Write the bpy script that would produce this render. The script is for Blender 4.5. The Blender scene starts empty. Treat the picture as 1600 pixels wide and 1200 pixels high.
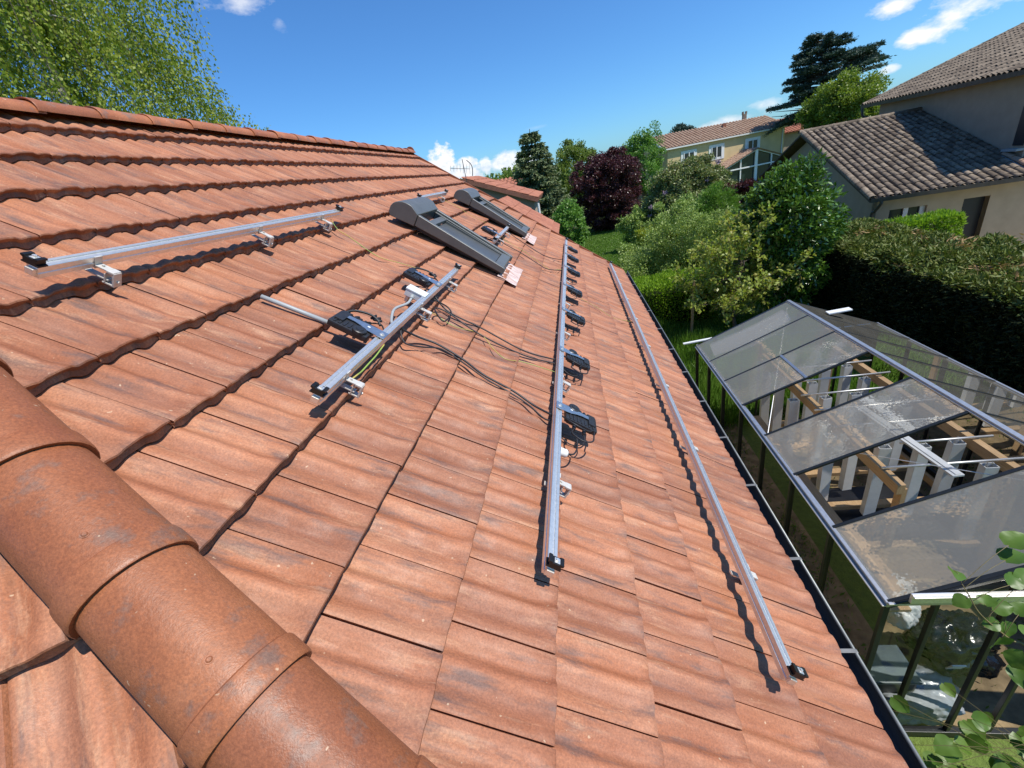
import bpy, bmesh, math, random
import numpy as np
from mathutils import Vector, Matrix

scene = bpy.context.scene
COL = scene.collection
rad = math.radians
random.seed(7)

# ------------------------------------------------------------------ camera
CAM = np.array([0.0, 0.0, 5.0])
right = (0.9798376, 0.0996352, -0.1731793)
down = (-0.1105007, -0.4519005, -0.8851980)
fwd = (-0.1664567, 0.8864868, -0.4317793)
cd = bpy.data.cameras.new('camera')
cam = bpy.data.objects.new('camera', cd)
COL.objects.link(cam)
cam.matrix_world = Matrix((
    (right[0], -down[0], -fwd[0], CAM[0]),
    (right[1], -down[1], -fwd[1], CAM[1]),
    (right[2], -down[2], -fwd[2], CAM[2]),
    (0, 0, 0, 1)))
cd.sensor_width = 36.0
cd.lens = 660.95 / 1600 * 36.0
cd.shift_x = -10.75 / 1600
cd.shift_y = 1.84 / 1600
cd.clip_start = 0.05
cd.clip_end = 3000
scene.camera = cam

# ------------------------------------------------------------------ sun, sky, exposure
SUN_EL, SUN_AZ = rad(59), rad(-17)          # azimuth from +X, counter-clockwise
sd = Vector((math.cos(SUN_EL) * math.cos(SUN_AZ), math.cos(SUN_EL) * math.sin(SUN_AZ), math.sin(SUN_EL)))
sl = bpy.data.lights.new('sun', 'SUN')
sl.energy = 4.6
sl.angle = rad(0.5)
sl.color = (1.0, 0.95, 0.87)
so = bpy.data.objects.new('sun', sl)
so.rotation_euler = sd.to_track_quat('Z', 'Y').to_euler()
so.location = (20, 0, 40)
COL.objects.link(so)

world = bpy.data.worlds.new('World')
scene.world = world
world.use_nodes = True
wn, wl = world.node_tree.nodes, world.node_tree.links
for n_ in list(wn):
    wn.remove(n_)


def N(nodes, kind, **kw):
    n_ = nodes.new(kind)
    for k, v in kw.items():
        if k.startswith('_'):
            setattr(n_, k[1:], v)
        else:
            n_.inputs[k.replace('__', ' ')].default_value = v
    return n_


def wmath(op, a, b=None, c=None, clamp=False):
    m = wn.new('ShaderNodeMath')
    m.operation = op
    m.use_clamp = clamp
    for i, x in enumerate((a, b, c)):
        if x is None:
            continue
        if isinstance(x, (int, float)):
            m.inputs[i].default_value = x
        else:
            wl.new(x, m.inputs[i])
    return m.outputs[0]


sky = wn.new('ShaderNodeTexSky')
sky.sky_type = 'NISHITA'
sky.sun_disc = False
sky.sun_elevation = SUN_EL
sky.sun_rotation = rad(90) - SUN_AZ
sky.altitude = 200
sky.air_density = 1.0
sky.dust_density = 0.5
sky.ozone_density = 2.2
tc = wn.new('ShaderNodeTexCoord')
sx = wn.new('ShaderNodeSeparateXYZ')
wl.new(tc.outputs['Generated'], sx.inputs[0])
az_ = wmath('ARCTAN2', sx.outputs[0], sx.outputs[1])      # from +Y towards +X
el_ = wmath('ARCSINE', sx.outputs[2])
cmb = wn.new('ShaderNodeCombineXYZ')
wl.new(az_, cmb.inputs[0])
wl.new(wmath('MULTIPLY', el_, 1.25), cmb.inputs[1])
nz = N(wn, 'ShaderNodeTexNoise', Scale=26.0, Detail=7.0, Roughness=0.58)
wl.new(cmb.outputs[0], nz.inputs['Vector'])
nz2 = N(wn, 'ShaderNodeTexNoise', Scale=62.0, Detail=6.0, Roughness=0.6)
wl.new(cmb.outputs[0], nz2.inputs['Vector'])
nzs = N(wn, 'ShaderNodeTexNoise', Scale=9.0, Detail=8.0, Roughness=0.62)
mp = wn.new('ShaderNodeMapping')
mp.inputs['Scale'].default_value = (1.3, 2.0, 1.0)
mp.inputs['Rotation'].default_value = (0, 0, rad(12))
wl.new(cmb.outputs[0], mp.inputs[0])
wl.new(mp.outputs[0], nzs.inputs['Vector'])
# clouds: azimuth, elevation, half widths (degrees), noise weight, softness, density
CLOUDS = [(-14.4, 3.4, 1.9, 1.9, 1.5, 0.42, 1.0), (-12.2, 1.7, 2.4, 1.7, 1.3, 0.42, 1.0), (-9.4, 2.2, 0.8, 1.2, 1.5, 0.5, 0.85),
          (-6.9, 1.9, 2.3, 1.4, 1.3, 0.5, 0.95), (-4.6, 1.6, 1.2, 1.1, 1.2, 0.5, 0.8), (-16.5, 1.5, 3.0, 2.6, 1.3, 0.4, 1.0),
          (34.4, 5.7, 3.3, 1.35, 1.7, 0.8, 1.0), (32.3, 4.8, 2.0, 1.0, 1.5, 0.7, 1.0), (37.5, 6.4, 3.0, 1.2, 1.7, 0.9, 0.9),
          (30.2, 7.3, 1.9, 1.0, 1.6, 0.7, 0.95), (30.6, 2.9, 0.8, 0.35, 1.2, 0.6, 0.75),
          (17.0, 1.4, 4.0, 0.8, 1.4, 0.8, 0.7), (21.0, 2.4, 1.6, 0.5, 1.4, 0.8, 0.55), (13.5, 1.2, 2.5, 0.6, 1.4, 0.8, 0.6),
          (-29.8, 18.9, 2.6, 1.1, 1.9, 1.0, 0.62), (-27.2, 17.3, 0.7, 0.7, 1.8, 1.1, 0.3), (-3.0, 4.9, 1.6, 0.25, 1.2, 1.2, 0.16)]
cl = None
for a0, e0, wa, we, kn, soft, dens in CLOUDS:
    dx = wmath('DIVIDE', wmath('SUBTRACT', az_, rad(a0)), rad(wa))
    dy = wmath('DIVIDE', wmath('SUBTRACT', el_, rad(e0)), rad(we))
    r2 = wmath('ADD', wmath('MULTIPLY', dx, dx), wmath('MULTIPLY', dy, dy))
    m_ = wmath('SUBTRACT', 1.0, wmath('SQRT', r2))
    nn_ = wmath('MULTIPLY', wmath('SUBTRACT', (nz if soft < 0.5 else nzs).outputs[0], 0.5), kn * 2.2)
    m_ = wmath('ADD', m_, nn_)
    m_ = wmath('MULTIPLY', wmath('DIVIDE', m_, soft, clamp=True), dens)
    cl = m_ if cl is None else wmath('MAXIMUM', cl, m_)
shade = wmath('ADD', wmath('MULTIPLY', nz2.outputs[0], 0.9), wmath('MULTIPLY', wmath('DIVIDE', el_, rad(7), clamp=True), 0.35))
cr = wn.new('ShaderNodeValToRGB')
cr.color_ramp.elements[0].position = 0.3
cr.color_ramp.elements[0].color = (6.2, 7.4, 9.2, 1)
cr.color_ramp.elements[1].position = 0.66
cr.color_ramp.elements[1].color = (10.6, 10.6, 10.7, 1)
wl.new(shade, cr.inputs[0])
hs = wn.new('ShaderNodeMixRGB')
hs.blend_type = 'MULTIPLY'
hs.inputs[0].default_value = 1.0
hs.inputs[2].default_value = (0.57, 1.07, 1.60, 1)
wl.new(sky.outputs[0], hs.inputs[1])
mx = wn.new('ShaderNodeMixRGB')
wl.new(cl, mx.inputs[0])
wl.new(hs.outputs[0], mx.inputs[1])
wl.new(cr.outputs[0], mx.inputs[2])
bg = wn.new('ShaderNodeBackground')
bg.inputs['Strength'].default_value = 0.085
wl.new(mx.outputs[0], bg.inputs[0])
wo = wn.new('ShaderNodeOutputWorld')
wl.new(bg.outputs[0], wo.inputs[0])

scene.view_settings.view_transform = 'Standard'
scene.view_settings.look = 'None'
scene.view_settings.gamma = 1.0
scene.view_settings.use_curve_mapping = False
scene.view_settings.exposure = 0.28
scene.cycles.max_bounces = 8
scene.cycles.transparent_max_bounces = 24
scene.cycles.caustics_reflective = False
scene.cycles.caustics_refractive = False

# ------------------------------------------------------------------ materials


class Mat:
    def __init__(self, name):
        self.m = bpy.data.materials.new(name)
        self.m.use_nodes = True
        self.n, self.l = self.m.node_tree.nodes, self.m.node_tree.links
        self.b = self.n['Principled BSDF']
        self.out = self.n['Material Output']
        self.tc = self.n.new('ShaderNodeTexCoord')

    def set(self, **kw):
        for k, v in kw.items():
            self.b.inputs[k.replace('_', ' ')].default_value = v
        return self

    def noise(self, scale, detail=4.0, rough=0.55, stretch=None, coord='Object'):
        t = N(self.n, 'ShaderNodeTexNoise', Scale=scale, Detail=detail, Roughness=rough)
        if stretch:
            mpn = self.n.new('ShaderNodeMapping')
            mpn.inputs['Scale'].default_value = stretch
            self.l.new(self.tc.outputs[coord], mpn.inputs[0])
            self.l.new(mpn.outputs[0], t.inputs['Vector'])
        else:
            self.l.new(self.tc.outputs[coord], t.inputs['Vector'])
        return t.outputs[0]

    def island(self):
        return self.n.new('ShaderNodeNewGeometry').outputs['Random Per Island']

    def ramp(self, fac, stops):
        r = self.n.new('ShaderNodeValToRGB')
        e = r.color_ramp.elements
        while len(e) < len(stops):
            e.new(0.5)
        for i, (p, c) in enumerate(stops):
            e[i].position = p
            e[i].color = (*c, 1) if len(c) == 3 else c
        self.l.new(fac, r.inputs[0])
        return r.outputs[0]

    def mix(self, fac, a, b, mode='MIX'):
        m = self.n.new('ShaderNodeMixRGB')
        m.blend_type = mode
        for i, x in enumerate((fac, a, b)):
            if isinstance(x, (int, float)):
                m.inputs[i].default_value = x
            elif isinstance(x, tuple):
                m.inputs[i].default_value = (*x, 1)
            else:
                self.l.new(x, m.inputs[i])
        return m.outputs[0]

    def math(self, op, a, b=0.0, clamp=False):
        m = self.n.new('ShaderNodeMath')
        m.operation = op
        m.use_clamp = clamp
        for i, x in enumerate((a, b)):
            if isinstance(x, (int, float)):
                m.inputs[i].default_value = x
            else:
                self.l.new(x, m.inputs[i])
        return m.outputs[0]

    def color(self, sock):
        self.l.new(sock, self.b.inputs['Base Color'])
        return self

    def bump(self, h, strength=0.3, dist=0.01, to=None):
        bn = self.n.new('ShaderNodeBump')
        bn.inputs['Strength'].default_value = strength
        bn.inputs['Distance'].default_value = dist
        self.l.new(h, bn.inputs['Height'])
        self.l.new(bn.outputs[0], (to or self.b).inputs['Normal'])
        return bn


def plain(name, col, rough=0.5, metal=0.0, var=0.12, scale=20.0, bump=0.0, spec=0.5):
    M = Mat(name)
    M.set(Roughness=rough, Metallic=metal)
    M.b.inputs['Specular IOR Level'].default_value = spec
    nn_ = M.noise(scale, 5.0)
    lo = tuple(c * (1 - var) for c in col)
    hi = tuple(min(1, c * (1 + var)) for c in col)
    M.color(M.ramp(nn_, [(0.3, lo), (0.7, hi)]))
    if bump:
        M.bump(M.noise(scale * 6, 3.0), bump, 0.004)
    return M.m


def tile_material(name, cap=False, lift=1.0):
    M = Mat(name)
    M.set(Roughness=0.62)
    M.b.inputs['Specular IOR Level'].default_value = 0.45
    st = (0.45, 2.2, 1.0) if not cap else (1, 1, 1)
    big = M.noise(5.0, 5.0, 0.6, st)
    isl = M.island()
    base = M.ramp(big, [(0.28, (0.285, 0.106, 0.050)), (0.5, (0.350, 0.150, 0.083)), (0.72, (0.405, 0.205, 0.128))])
    if cap:
        base = M.ramp(big, [(0.3, (0.255, 0.086, 0.036)), (0.6, (0.315, 0.116, 0.052)), (0.8, (0.355, 0.150, 0.079))])
    base = M.mix(0.8, base, M.ramp(isl, [(0.0, (0.74, 0.71, 0.70)), (0.3, (0.93, 0.90, 0.88)), (0.6, (1.0, 0.97, 0.92)), (0.85, (1.06, 1.05, 0.98)), (1.0, (1.16, 1.16, 1.12))]), 'MULTIPLY')
    if not cap:
        # paler and darker bands that run down every tile, broken up by noise
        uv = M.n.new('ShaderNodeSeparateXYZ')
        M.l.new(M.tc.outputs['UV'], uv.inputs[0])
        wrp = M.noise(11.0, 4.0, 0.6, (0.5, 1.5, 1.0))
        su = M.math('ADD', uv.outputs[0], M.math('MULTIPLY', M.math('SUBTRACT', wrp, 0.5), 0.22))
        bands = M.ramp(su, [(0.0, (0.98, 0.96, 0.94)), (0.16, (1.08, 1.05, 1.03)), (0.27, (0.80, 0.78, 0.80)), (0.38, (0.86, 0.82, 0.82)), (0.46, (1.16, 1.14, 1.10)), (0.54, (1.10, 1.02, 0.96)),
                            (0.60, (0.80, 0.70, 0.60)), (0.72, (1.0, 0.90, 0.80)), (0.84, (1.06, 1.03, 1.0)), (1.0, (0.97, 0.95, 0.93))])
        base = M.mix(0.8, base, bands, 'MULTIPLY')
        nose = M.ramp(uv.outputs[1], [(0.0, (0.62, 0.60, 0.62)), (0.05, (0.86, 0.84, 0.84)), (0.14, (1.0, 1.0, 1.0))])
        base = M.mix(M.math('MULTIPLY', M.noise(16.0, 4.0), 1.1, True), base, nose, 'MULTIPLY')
    # bluish grey smudges fired into the clay
    sm = M.noise(8.5 if not cap else 9.0, 6.0, 0.66, (0.38, 2.0, 1.0) if not cap else (1, 1, 1))
    smf = M.ramp(sm, [(0.53 if not cap else 0.545, (0, 0, 0)), (0.66, (0.72, 0.72, 0.72)), (0.76, (0.9, 0.9, 0.9))])
    base = M.mix(smf, base, (0.130, 0.084, 0.072) if not cap else (0.075, 0.062, 0.060))
    # pale dusty bloom
    pl = M.noise(9.0, 7.0, 0.72, (0.35, 2.4, 1.0) if not cap else (1, 1, 1))
    plf = M.ramp(pl, [(0.55, (0, 0, 0)), (0.72, (0.6, 0.6, 0.6) if not cap else (0.25, 0.25, 0.25))])
    base = M.mix(plf, base, (0.54, 0.31, 0.185))
    # speckle
    sp = M.noise(150.0, 4.0, 0.7)
    base = M.mix(0.95, base, M.ramp(sp, [(0.3, (0.74, 0.72, 0.72)), (0.5, (1, 1, 1)), (0.72, (1.36, 1.31, 1.24))]), 'MULTIPLY')
    fl = M.noise(60.0, 2.0, 0.4)
    base = M.mix(M.ramp(fl, [(0.74, (0, 0, 0)), (0.78, (0.6, 0.6, 0.6))]), base, (0.62, 0.46, 0.30))
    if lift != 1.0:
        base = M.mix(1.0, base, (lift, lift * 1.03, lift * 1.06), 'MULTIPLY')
    M.color(base)
    h = M.math('ADD', M.math('MULTIPLY', M.noise(260.0, 3.0), 0.35), M.math('MULTIPLY', M.noise(28.0, 4.0), 0.9))
    M.bump(h, 0.5, 0.004)
    rr = M.noise(14.0, 4.0)
    M.l.new(M.ramp(rr, [(0.3, (0.5, 0.5, 0.5)), (0.7, (0.72, 0.72, 0.72))] if not cap else [(0.3, (0.40, 0.40, 0.40)), (0.7, (0.56, 0.56, 0.56))]), M.b.inputs['Roughness'])
    return M.m


def leaf_material(name, cols, rough=0.45, trans=0.35, spec=0.4):
    M = Mat(name)
    isl = M.island()
    k = len(cols)
    c = M.ramp(isl, [(i / max(1, k - 1), cols[i]) for i in range(k)])
    big = M.noise(1.1, 3.0)
    c = M.mix(0.6, c, M.ramp(big, [(0.3, (0.78, 0.8, 0.78)), (0.7, (1.18, 1.15, 1.1))]), 'MULTIPLY')
    M.color(c)
    M.set(Roughness=rough)
    M.b.inputs['Specular IOR Level'].default_value = spec
    tr = M.n.new('ShaderNodeBsdfTranslucent')
    M.l.new(M.mix(0.7, c, (1.15, 1.25, 0.55), 'MULTIPLY'), tr.inputs[0])
    ms = M.n.new('ShaderNodeMixShader')
    ms.inputs[0].default_value = trans
    M.l.new(M.b.outputs[0], ms.inputs[1])
    M.l.new(tr.outputs[0], ms.inputs[2])
    M.l.new(ms.outputs[0], M.out.inputs[0])
    return M.m


def glass_material(name, textured):
    M = Mat(name)
    tr = M.n.new('ShaderNodeBsdfTransparent')
    gl = M.n.new('ShaderNodeBsdfGlossy')
    fr = M.n.new('ShaderNodeFresnel')
    fr.inputs['IOR'].default_value = 1.5
    ms = M.n.new('ShaderNodeMixShader')
    if textured:
        tr.inputs[0].default_value = (0.95, 0.94, 0.88, 1)
        gl.inputs['Roughness'].default_value = 0.22
        rf = M.n.new('ShaderNodeBsdfRefraction')
        rf.inputs['IOR'].default_value = 1.25
        rf.inputs['Roughness'].default_value = 0.16
        rf.inputs['Color'].default_value = (1.0, 0.98, 0.90, 1)
        vo = M.n.new('ShaderNodeTexVoronoi')
        vo.inputs['Scale'].default_value = 40.0
        vo.feature = 'SMOOTH_F1'
        M.l.new(M.tc.outputs['Object'], vo.inputs['Vector'])
        hh = M.math('ADD', vo.outputs['Distance'], M.math('MULTIPLY', M.noise(7.0, 2.0), 2.2))
        b1 = M.bump(hh, 0.36, 0.012, rf)
        M.l.new(b1.outputs[0], gl.inputs['Normal'])
        M.l.new(b1.outputs[0], fr.inputs['Normal'])
        m0 = M.n.new('ShaderNodeMixShader')
        m0.inputs[0].default_value = 0.62
        M.l.new(tr.outputs[0], m0.inputs[1])
        M.l.new(rf.outputs[0], m0.inputs[2])
        df = M.n.new('ShaderNodeBsdfTranslucent')
        df.inputs[0].default_value = (0.85, 0.80, 0.68, 1)
        d2 = M.n.new('ShaderNodeBsdfDiffuse')
        d2.inputs[0].default_value = (0.80, 0.78, 0.70, 1)
        md_ = M.n.new('ShaderNodeMixShader')
        M.l.new(df.outputs[0], md_.inputs[1])
        M.l.new(d2.outputs[0], md_.inputs[2])
        m1 = M.n.new('ShaderNodeMixShader')
        m1.inputs[0].default_value = 0.33
        M.l.new(m0.outputs[0], m1.inputs[1])
        M.l.new(md_.outputs[0], m1.inputs[2])
        src = m1.outputs[0]
        fac = M.math('ADD', M.math('MULTIPLY', fr.outputs[0], 0.6), 0.02, True)
    else:
        tr.inputs[0].default_value = (0.93, 0.96, 0.94, 1)
        gl.inputs['Roughness'].default_value = 0.02
        src = tr.outputs[0]
        fac = fr.outputs[0]
    M.l.new(fac, ms.inputs[0])
    M.l.new(src, ms.inputs[1])
    M.l.new(gl.outputs[0], ms.inputs[2])
    M.l.new(ms.outputs[0], M.out.inputs[0])
    return M.m


MT = {}
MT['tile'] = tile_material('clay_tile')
MT['cap'] = tile_material('clay_cap', True)
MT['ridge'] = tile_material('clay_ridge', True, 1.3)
MT['alu'] = plain('aluminium', (0.86, 0.83, 0.77), 0.48, 1.0, 0.08, 60)
MT['alu_dull'] = plain('dull_aluminium', (0.62, 0.59, 0.54), 0.5, 0.3, 0.1, 60)
MT['steel'] = plain('galvanised_plate', (0.48, 0.53, 0.58), 0.36, 0.9, 0.12, 40)
MT['black'] = plain('black_plastic', (0.022, 0.022, 0.024), 0.42, 0, 0.2, 60, 0.1)
MT['black_metal'] = plain('black_anodised', (0.018, 0.017, 0.016), 0.32, 0.3, 0.2, 60)
MT['cable'] = plain('cable_sheath', (0.02, 0.02, 0.022), 0.5, 0, 0.2, 60)
MT['white'] = plain('white_plastic', (0.74, 0.75, 0.73), 0.4, 0, 0.06, 12)
MT['offwhite'] = plain('off_white_plastic', (0.62, 0.62, 0.58), 0.45, 0, 0.1, 14)
MT['conduit'] = plain('grey_conduit', (0.34, 0.36, 0.36), 0.45, 0, 0.08, 18)
MT['shutter'] = plain('grey_lacquer', (0.118, 0.122, 0.116), 0.42, 0.1, 0.10, 9, 0.05)
MT['shutter_dark'] = plain('dark_seal', (0.02, 0.02, 0.02), 0.5, 0, 0.2, 30)
MT['zinc'] = plain('dark_zinc', (0.060, 0.064, 0.068), 0.5, 0.3, 0.25, 6)
MT['zinc_light'] = plain('zinc_edge', (0.20, 0.21, 0.20), 0.45, 0.4, 0.2, 15)
MT['wood'] = None
MT['frame'] = plain('mill_aluminium_frame', (0.60, 0.58, 0.55), 0.42, 0.9, 0.1, 30)
MT['frame_dark'] = plain('black_frame', (0.022, 0.024, 0.024), 0.35, 0.3, 0.2, 30)  # even near-black colour of the posts, bars and base rails
MT['glass'] = glass_material('clear_glass', False)
MT['glass_tex'] = glass_material('textured_glass', True)
def dusty_glass():
    M = Mat('dusty_glass')
    tr = M.n.new('ShaderNodeBsdfTransparent')
    df = M.n.new('ShaderNodeBsdfDiffuse')
    df.inputs[0].default_value = (0.10, 0.095, 0.08, 1)
    ms = M.n.new('ShaderNodeMixShader')
    ds = M.noise(3.0, 6.0, 0.7, (1.0, 0.3, 1.0))
    M.l.new(M.ramp(ds, [(0.3, (0.30, 0.30, 0.30)), (0.7, (0.55, 0.55, 0.55))]), ms.inputs[0])
    M.l.new(tr.outputs[0], ms.inputs[1])
    M.l.new(df.outputs[0], ms.inputs[2])
    M.l.new(ms.outputs[0], M.out.inputs[0])
    return M.m


MT['glass_far'] = dusty_glass()
MT['render_grey'] = plain('grey_render', (0.36, 0.285, 0.215), 0.9, 0, 0.08, 3, 0.5, 0.2)
MT['render_beige'] = plain('beige_render', (0.47, 0.37, 0.245), 0.9, 0, 0.10, 2.5, 0.5, 0.2)
MT['render_yellow'] = plain('yellow_render', (0.66, 0.50, 0.27), 0.9, 0, 0.07, 1.5, 0.3, 0.2)
MT['white_paint'] = plain('white_paint', (0.76, 0.75, 0.72), 0.5, 0, 0.05, 4)
MT['dark_paint'] = plain('dark_grey_paint', (0.016, 0.017, 0.020), 0.4, 0, 0.1, 6)
MT['win'] = plain('window_pane', (0.03, 0.035, 0.04), 0.08, 0, 0.1, 3)
MT['bark'] = plain('bark', (0.11, 0.085, 0.065), 0.9, 0, 0.35, 14, 0.6, 0.2)
MT['birch_bark'] = plain('birch_bark', (0.42, 0.40, 0.36), 0.8, 0, 0.45, 10, 0.4, 0.2)
MT['bag'] = plain('bin_bag', (0.012, 0.012, 0.013), 0.22, 0, 0.2, 20, 0.0)
MT['sack'] = plain('pale_sack', (0.26, 0.28, 0.30), 0.28, 0, 0.15, 12)
MT['soil'] = plain('bare_earth', (0.26, 0.195, 0.11), 0.95, 0, 0.35, 7, 0.8, 0.1)


def wood_material():
    M = Mat('pale_timber')
    g = M.noise(9.0, 6.0, 0.65, (14.0, 0.8, 14.0))
    c = M.ramp(g, [(0.3, (0.40, 0.24, 0.11)), (0.55, (0.56, 0.37, 0.19)), (0.75, (0.64, 0.45, 0.25))])
    M.color(c)
    M.set(Roughness=0.7)
    M.bump(g, 0.2, 0.004)
    return M.m


MT['wood'] = wood_material()


def canal_material(name, stops, dark):
    M = Mat(name)
    isl = M.island()
    c = M.ramp(isl, [(i / (len(stops) - 1), s_) for i, s_ in enumerate(stops)])
    bl = M.noise(9.0, 6.0, 0.65)
    c = M.mix(M.ramp(bl, [(0.42, (0, 0, 0)), (0.68, (0.8, 0.8, 0.8))]), c, dark)
    M.color(c)
    M.set(Roughness=0.85)
    M.b.inputs['Specular IOR Level'].default_value = 0.25
    M.bump(M.noise(60.0, 4.0), 0.5, 0.006)
    return M.m


MT['canal_grey'] = canal_material('weathered_canal_tile', [(0.125, 0.094, 0.066), (0.21, 0.162, 0.114), (0.31, 0.245, 0.175), (0.16, 0.122, 0.086)], (0.06, 0.047, 0.037))
MT['canal_new'] = canal_material('pinkish_canal_tile', [(0.30, 0.19, 0.125), (0.36, 0.24, 0.165), (0.39, 0.27, 0.19), (0.33, 0.205, 0.14)], (0.24, 0.15, 0.10))
MT['red_roof'] = canal_material('red_roof_tile', [(0.36, 0.14, 0.085), (0.42, 0.18, 0.11), (0.34, 0.13, 0.08)], (0.25, 0.10, 0.07))


def grass_material():
    M = Mat('lawn')
    a = M.noise(0.35, 6.0, 0.65)
    b = M.noise(14.0, 5.0, 0.7)
    c = M.ramp(a, [(0.3, (0.075, 0.12, 0.018)), (0.55, (0.115, 0.175, 0.026)), (0.75, (0.16, 0.20, 0.045))])
    c = M.mix(0.6, c, M.ramp(b, [(0.25, (0.5, 0.5, 0.5)), (0.75, (1.4, 1.4, 1.3))]), 'MULTIPLY')
    M.color(c)
    M.set(Roughness=0.9)
    M.bump(b, 0.8, 0.05)
    return M.m


MT['grass'] = grass_material()

# ------------------------------------------------------------------ mesh helpers


class MB:
    """collects shapes; build() links them as ONE mesh object"""

    def __init__(self):
        self.v, self.f = [], []

    def add(self, vs, fs):
        o = len(self.v)
        self.v += [tuple(map(float, p)) for p in vs]
        self.f += [tuple(i + o for i in q) for q in fs]
        return self

    def box(self, c, s, rot=None, ch=0.0):
        hx, hy, hz = s[0] / 2, s[1] / 2, s[2] / 2
        R_ = rot if rot is not None else Matrix.Identity(3)
        c = Vector(c)
        if ch <= 0:
            vs = [Vector((x * hx, y * hy, z * hz)) for x in (-1, 1) for y in (-1, 1) for z in (-1, 1)]
            fs = [(0, 1, 3, 2), (4, 6, 7, 5), (0, 4, 5, 1), (2, 3, 7, 6), (0, 2, 6, 4), (1, 5, 7, 3)]
            return self.add([c + R_ @ p for p in vs], fs)
        ch = min(ch, hx * 0.9, hy * 0.9, hz * 0.9)
        bm = bmesh.new()
        bmesh.ops.create_cube(bm, size=1.0)
        for p in bm.verts:
            p.co = Vector((p.co.x * 2 * hx, p.co.y * 2 * hy, p.co.z * 2 * hz))
        bmesh.ops.bevel(bm, geom=bm.edges[:], offset=ch, segments=2, profile=0.7, affect='EDGES')
        bm.verts.index_update()
        self.add([c + R_ @ p.co for p in bm.verts], [[q.index for q in f.verts] for f in bm.faces])
        bm.free()
        return self

    def bar(self, a, b, w, h, up=(0, 0, 1), ch=0.0):
        a, b = Vector(a), Vector(b)
        y = (b - a).normalized()
        x = y.cross(Vector(up)).normalized()
        z = x.cross(y)
        R_ = Matrix((x, y, z)).transposed()
        return self.box((a + b) / 2, (w, (b - a).length, h), R_, ch)

    def tube(self, pts, r, n=8, cap=True):
        pts = [Vector(p) for p in pts]
        rs = r if isinstance(r, (list, tuple)) else [r] * len(pts)
        rings, ref = [], None
        for i, p in enumerate(pts):
            t = (pts[min(i + 1, len(pts) - 1)] - pts[max(i - 1, 0)])
            if t.length < 1e-9:
                t = Vector((0, 0, 1))
            t.normalize()
            if ref is None:
                ref = t.orthogonal().normalized()
            ref = (ref - t * ref.dot(t))
            if ref.length < 1e-6:
                ref = t.orthogonal()
            ref.normalize()
            bn = t.cross(ref)
            rings.append([p + (ref * math.cos(2 * math.pi * k / n) + bn * math.sin(2 * math.pi * k / n)) * rs[i] for k in range(n)])
        vs = [q for ring in rings for q in ring]
        fs = []
        for i in range(len(pts) - 1):
            for k in range(n):
                fs.append((i * n + k, i * n + (k + 1) % n, (i + 1) * n + (k + 1) % n, (i + 1) * n + k))
        if cap:
            fs.append(tuple(range(n - 1, -1, -1)))
            fs.append(tuple((len(pts) - 1) * n + k for k in range(n)))
        return self.add(vs, fs)

    def cyl(self, a, b, r, n=16):
        return self.tube([a, b], r, n)

    def grid(self, P):
        """P: array (a, b, 3)"""
        a, b = P.shape[:2]
        fs = [(i * b + j, i * b + j + 1, (i + 1) * b + j + 1, (i + 1) * b + j) for i in range(a - 1) for j in range(b - 1)]
        return self.add(P.reshape(-1, 3), fs)

    def prism(self, poly, axis_a, axis_b, axis_c, origin, depth):
        """polygon in the (a, b) plane extruded along c"""
        A, B_, C_, o = Vector(axis_a), Vector(axis_b), Vector(axis_c), Vector(origin)
        n = len(poly)
        vs = [o + A * p[0] + B_ * p[1] for p in poly] + [o + A * p[0] + B_ * p[1] + C_ * depth for p in poly]
        fs = [tuple(range(n - 1, -1, -1)), tuple(range(n, 2 * n))]
        fs += [(i, (i + 1) % n, n + (i + 1) % n, n + i) for i in range(n)]
        return self.add(vs, fs)

    def build(self, name, mat, parent=None, M=None, smooth=False, recalc=True, angle=None):
        me = bpy.data.meshes.new(name)
        me.from_pydata(self.v, [], self.f)
        me.update()
        if recalc:
            bm = bmesh.new()
            bm.from_mesh(me)
            bmesh.ops.recalc_face_normals(bm, faces=bm.faces)
            bm.to_mesh(me)
            bm.free()
        me.materials.append(mat)
        if smooth:
            me.polygons.foreach_set('use_smooth', [True] * len(me.polygons))
        o = bpy.data.objects.new(name, me)
        COL.objects.link(o)
        if M is not None:
            o.matrix_basis = M
        if parent is not None:
            o.parent = parent
        if angle:
            try:
                me.set_sharp_from_angle(angle=rad(angle))
            except Exception:
                pass
        return o


def fast_mesh(name, verts, nper, mat, parent=None, M=None, extra=None):
    """verts: (n*nper, 3); every nper vertices make one face"""
    n = len(verts) // nper
    me = bpy.data.meshes.new(name)
    ev, ef = (extra if extra else ([], []))
    V = np.concatenate([verts, np.array(ev, float).reshape(-1, 3)]) if len(ev) else verts
    me.vertices.add(len(V))
    me.vertices.foreach_set('co', V.astype(np.float32).ravel())
    loops = np.arange(n * nper, dtype=np.int32)
    starts = np.arange(0, n * nper, nper, dtype=np.int32)
    tot = np.full(n, nper, np.int32)
    if len(ev):
        el = np.array([i + n * nper for q in ef for i in q], np.int32)
        es = np.cumsum([0] + [len(q) for q in ef][:-1]).astype(np.int32) + n * nper
        et = np.array([len(q) for q in ef], np.int32)
        loops, starts, tot = np.concatenate([loops, el]), np.concatenate([starts, es]), np.concatenate([tot, et])
    me.loops.add(len(loops))
    me.loops.foreach_set('vertex_index', loops)
    me.polygons.add(len(starts))
    me.polygons.foreach_set('loop_start', starts)
    me.polygons.foreach_set('loop_total', tot)
    me.update(calc_edges=True)
    me.validate()
    me.materials.append(mat)
    o = bpy.data.objects.new(name, me)
    COL.objects.link(o)
    if M is not None:
        o.matrix_basis = M
    if parent is not None:
        o.parent = parent
    return o


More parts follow.
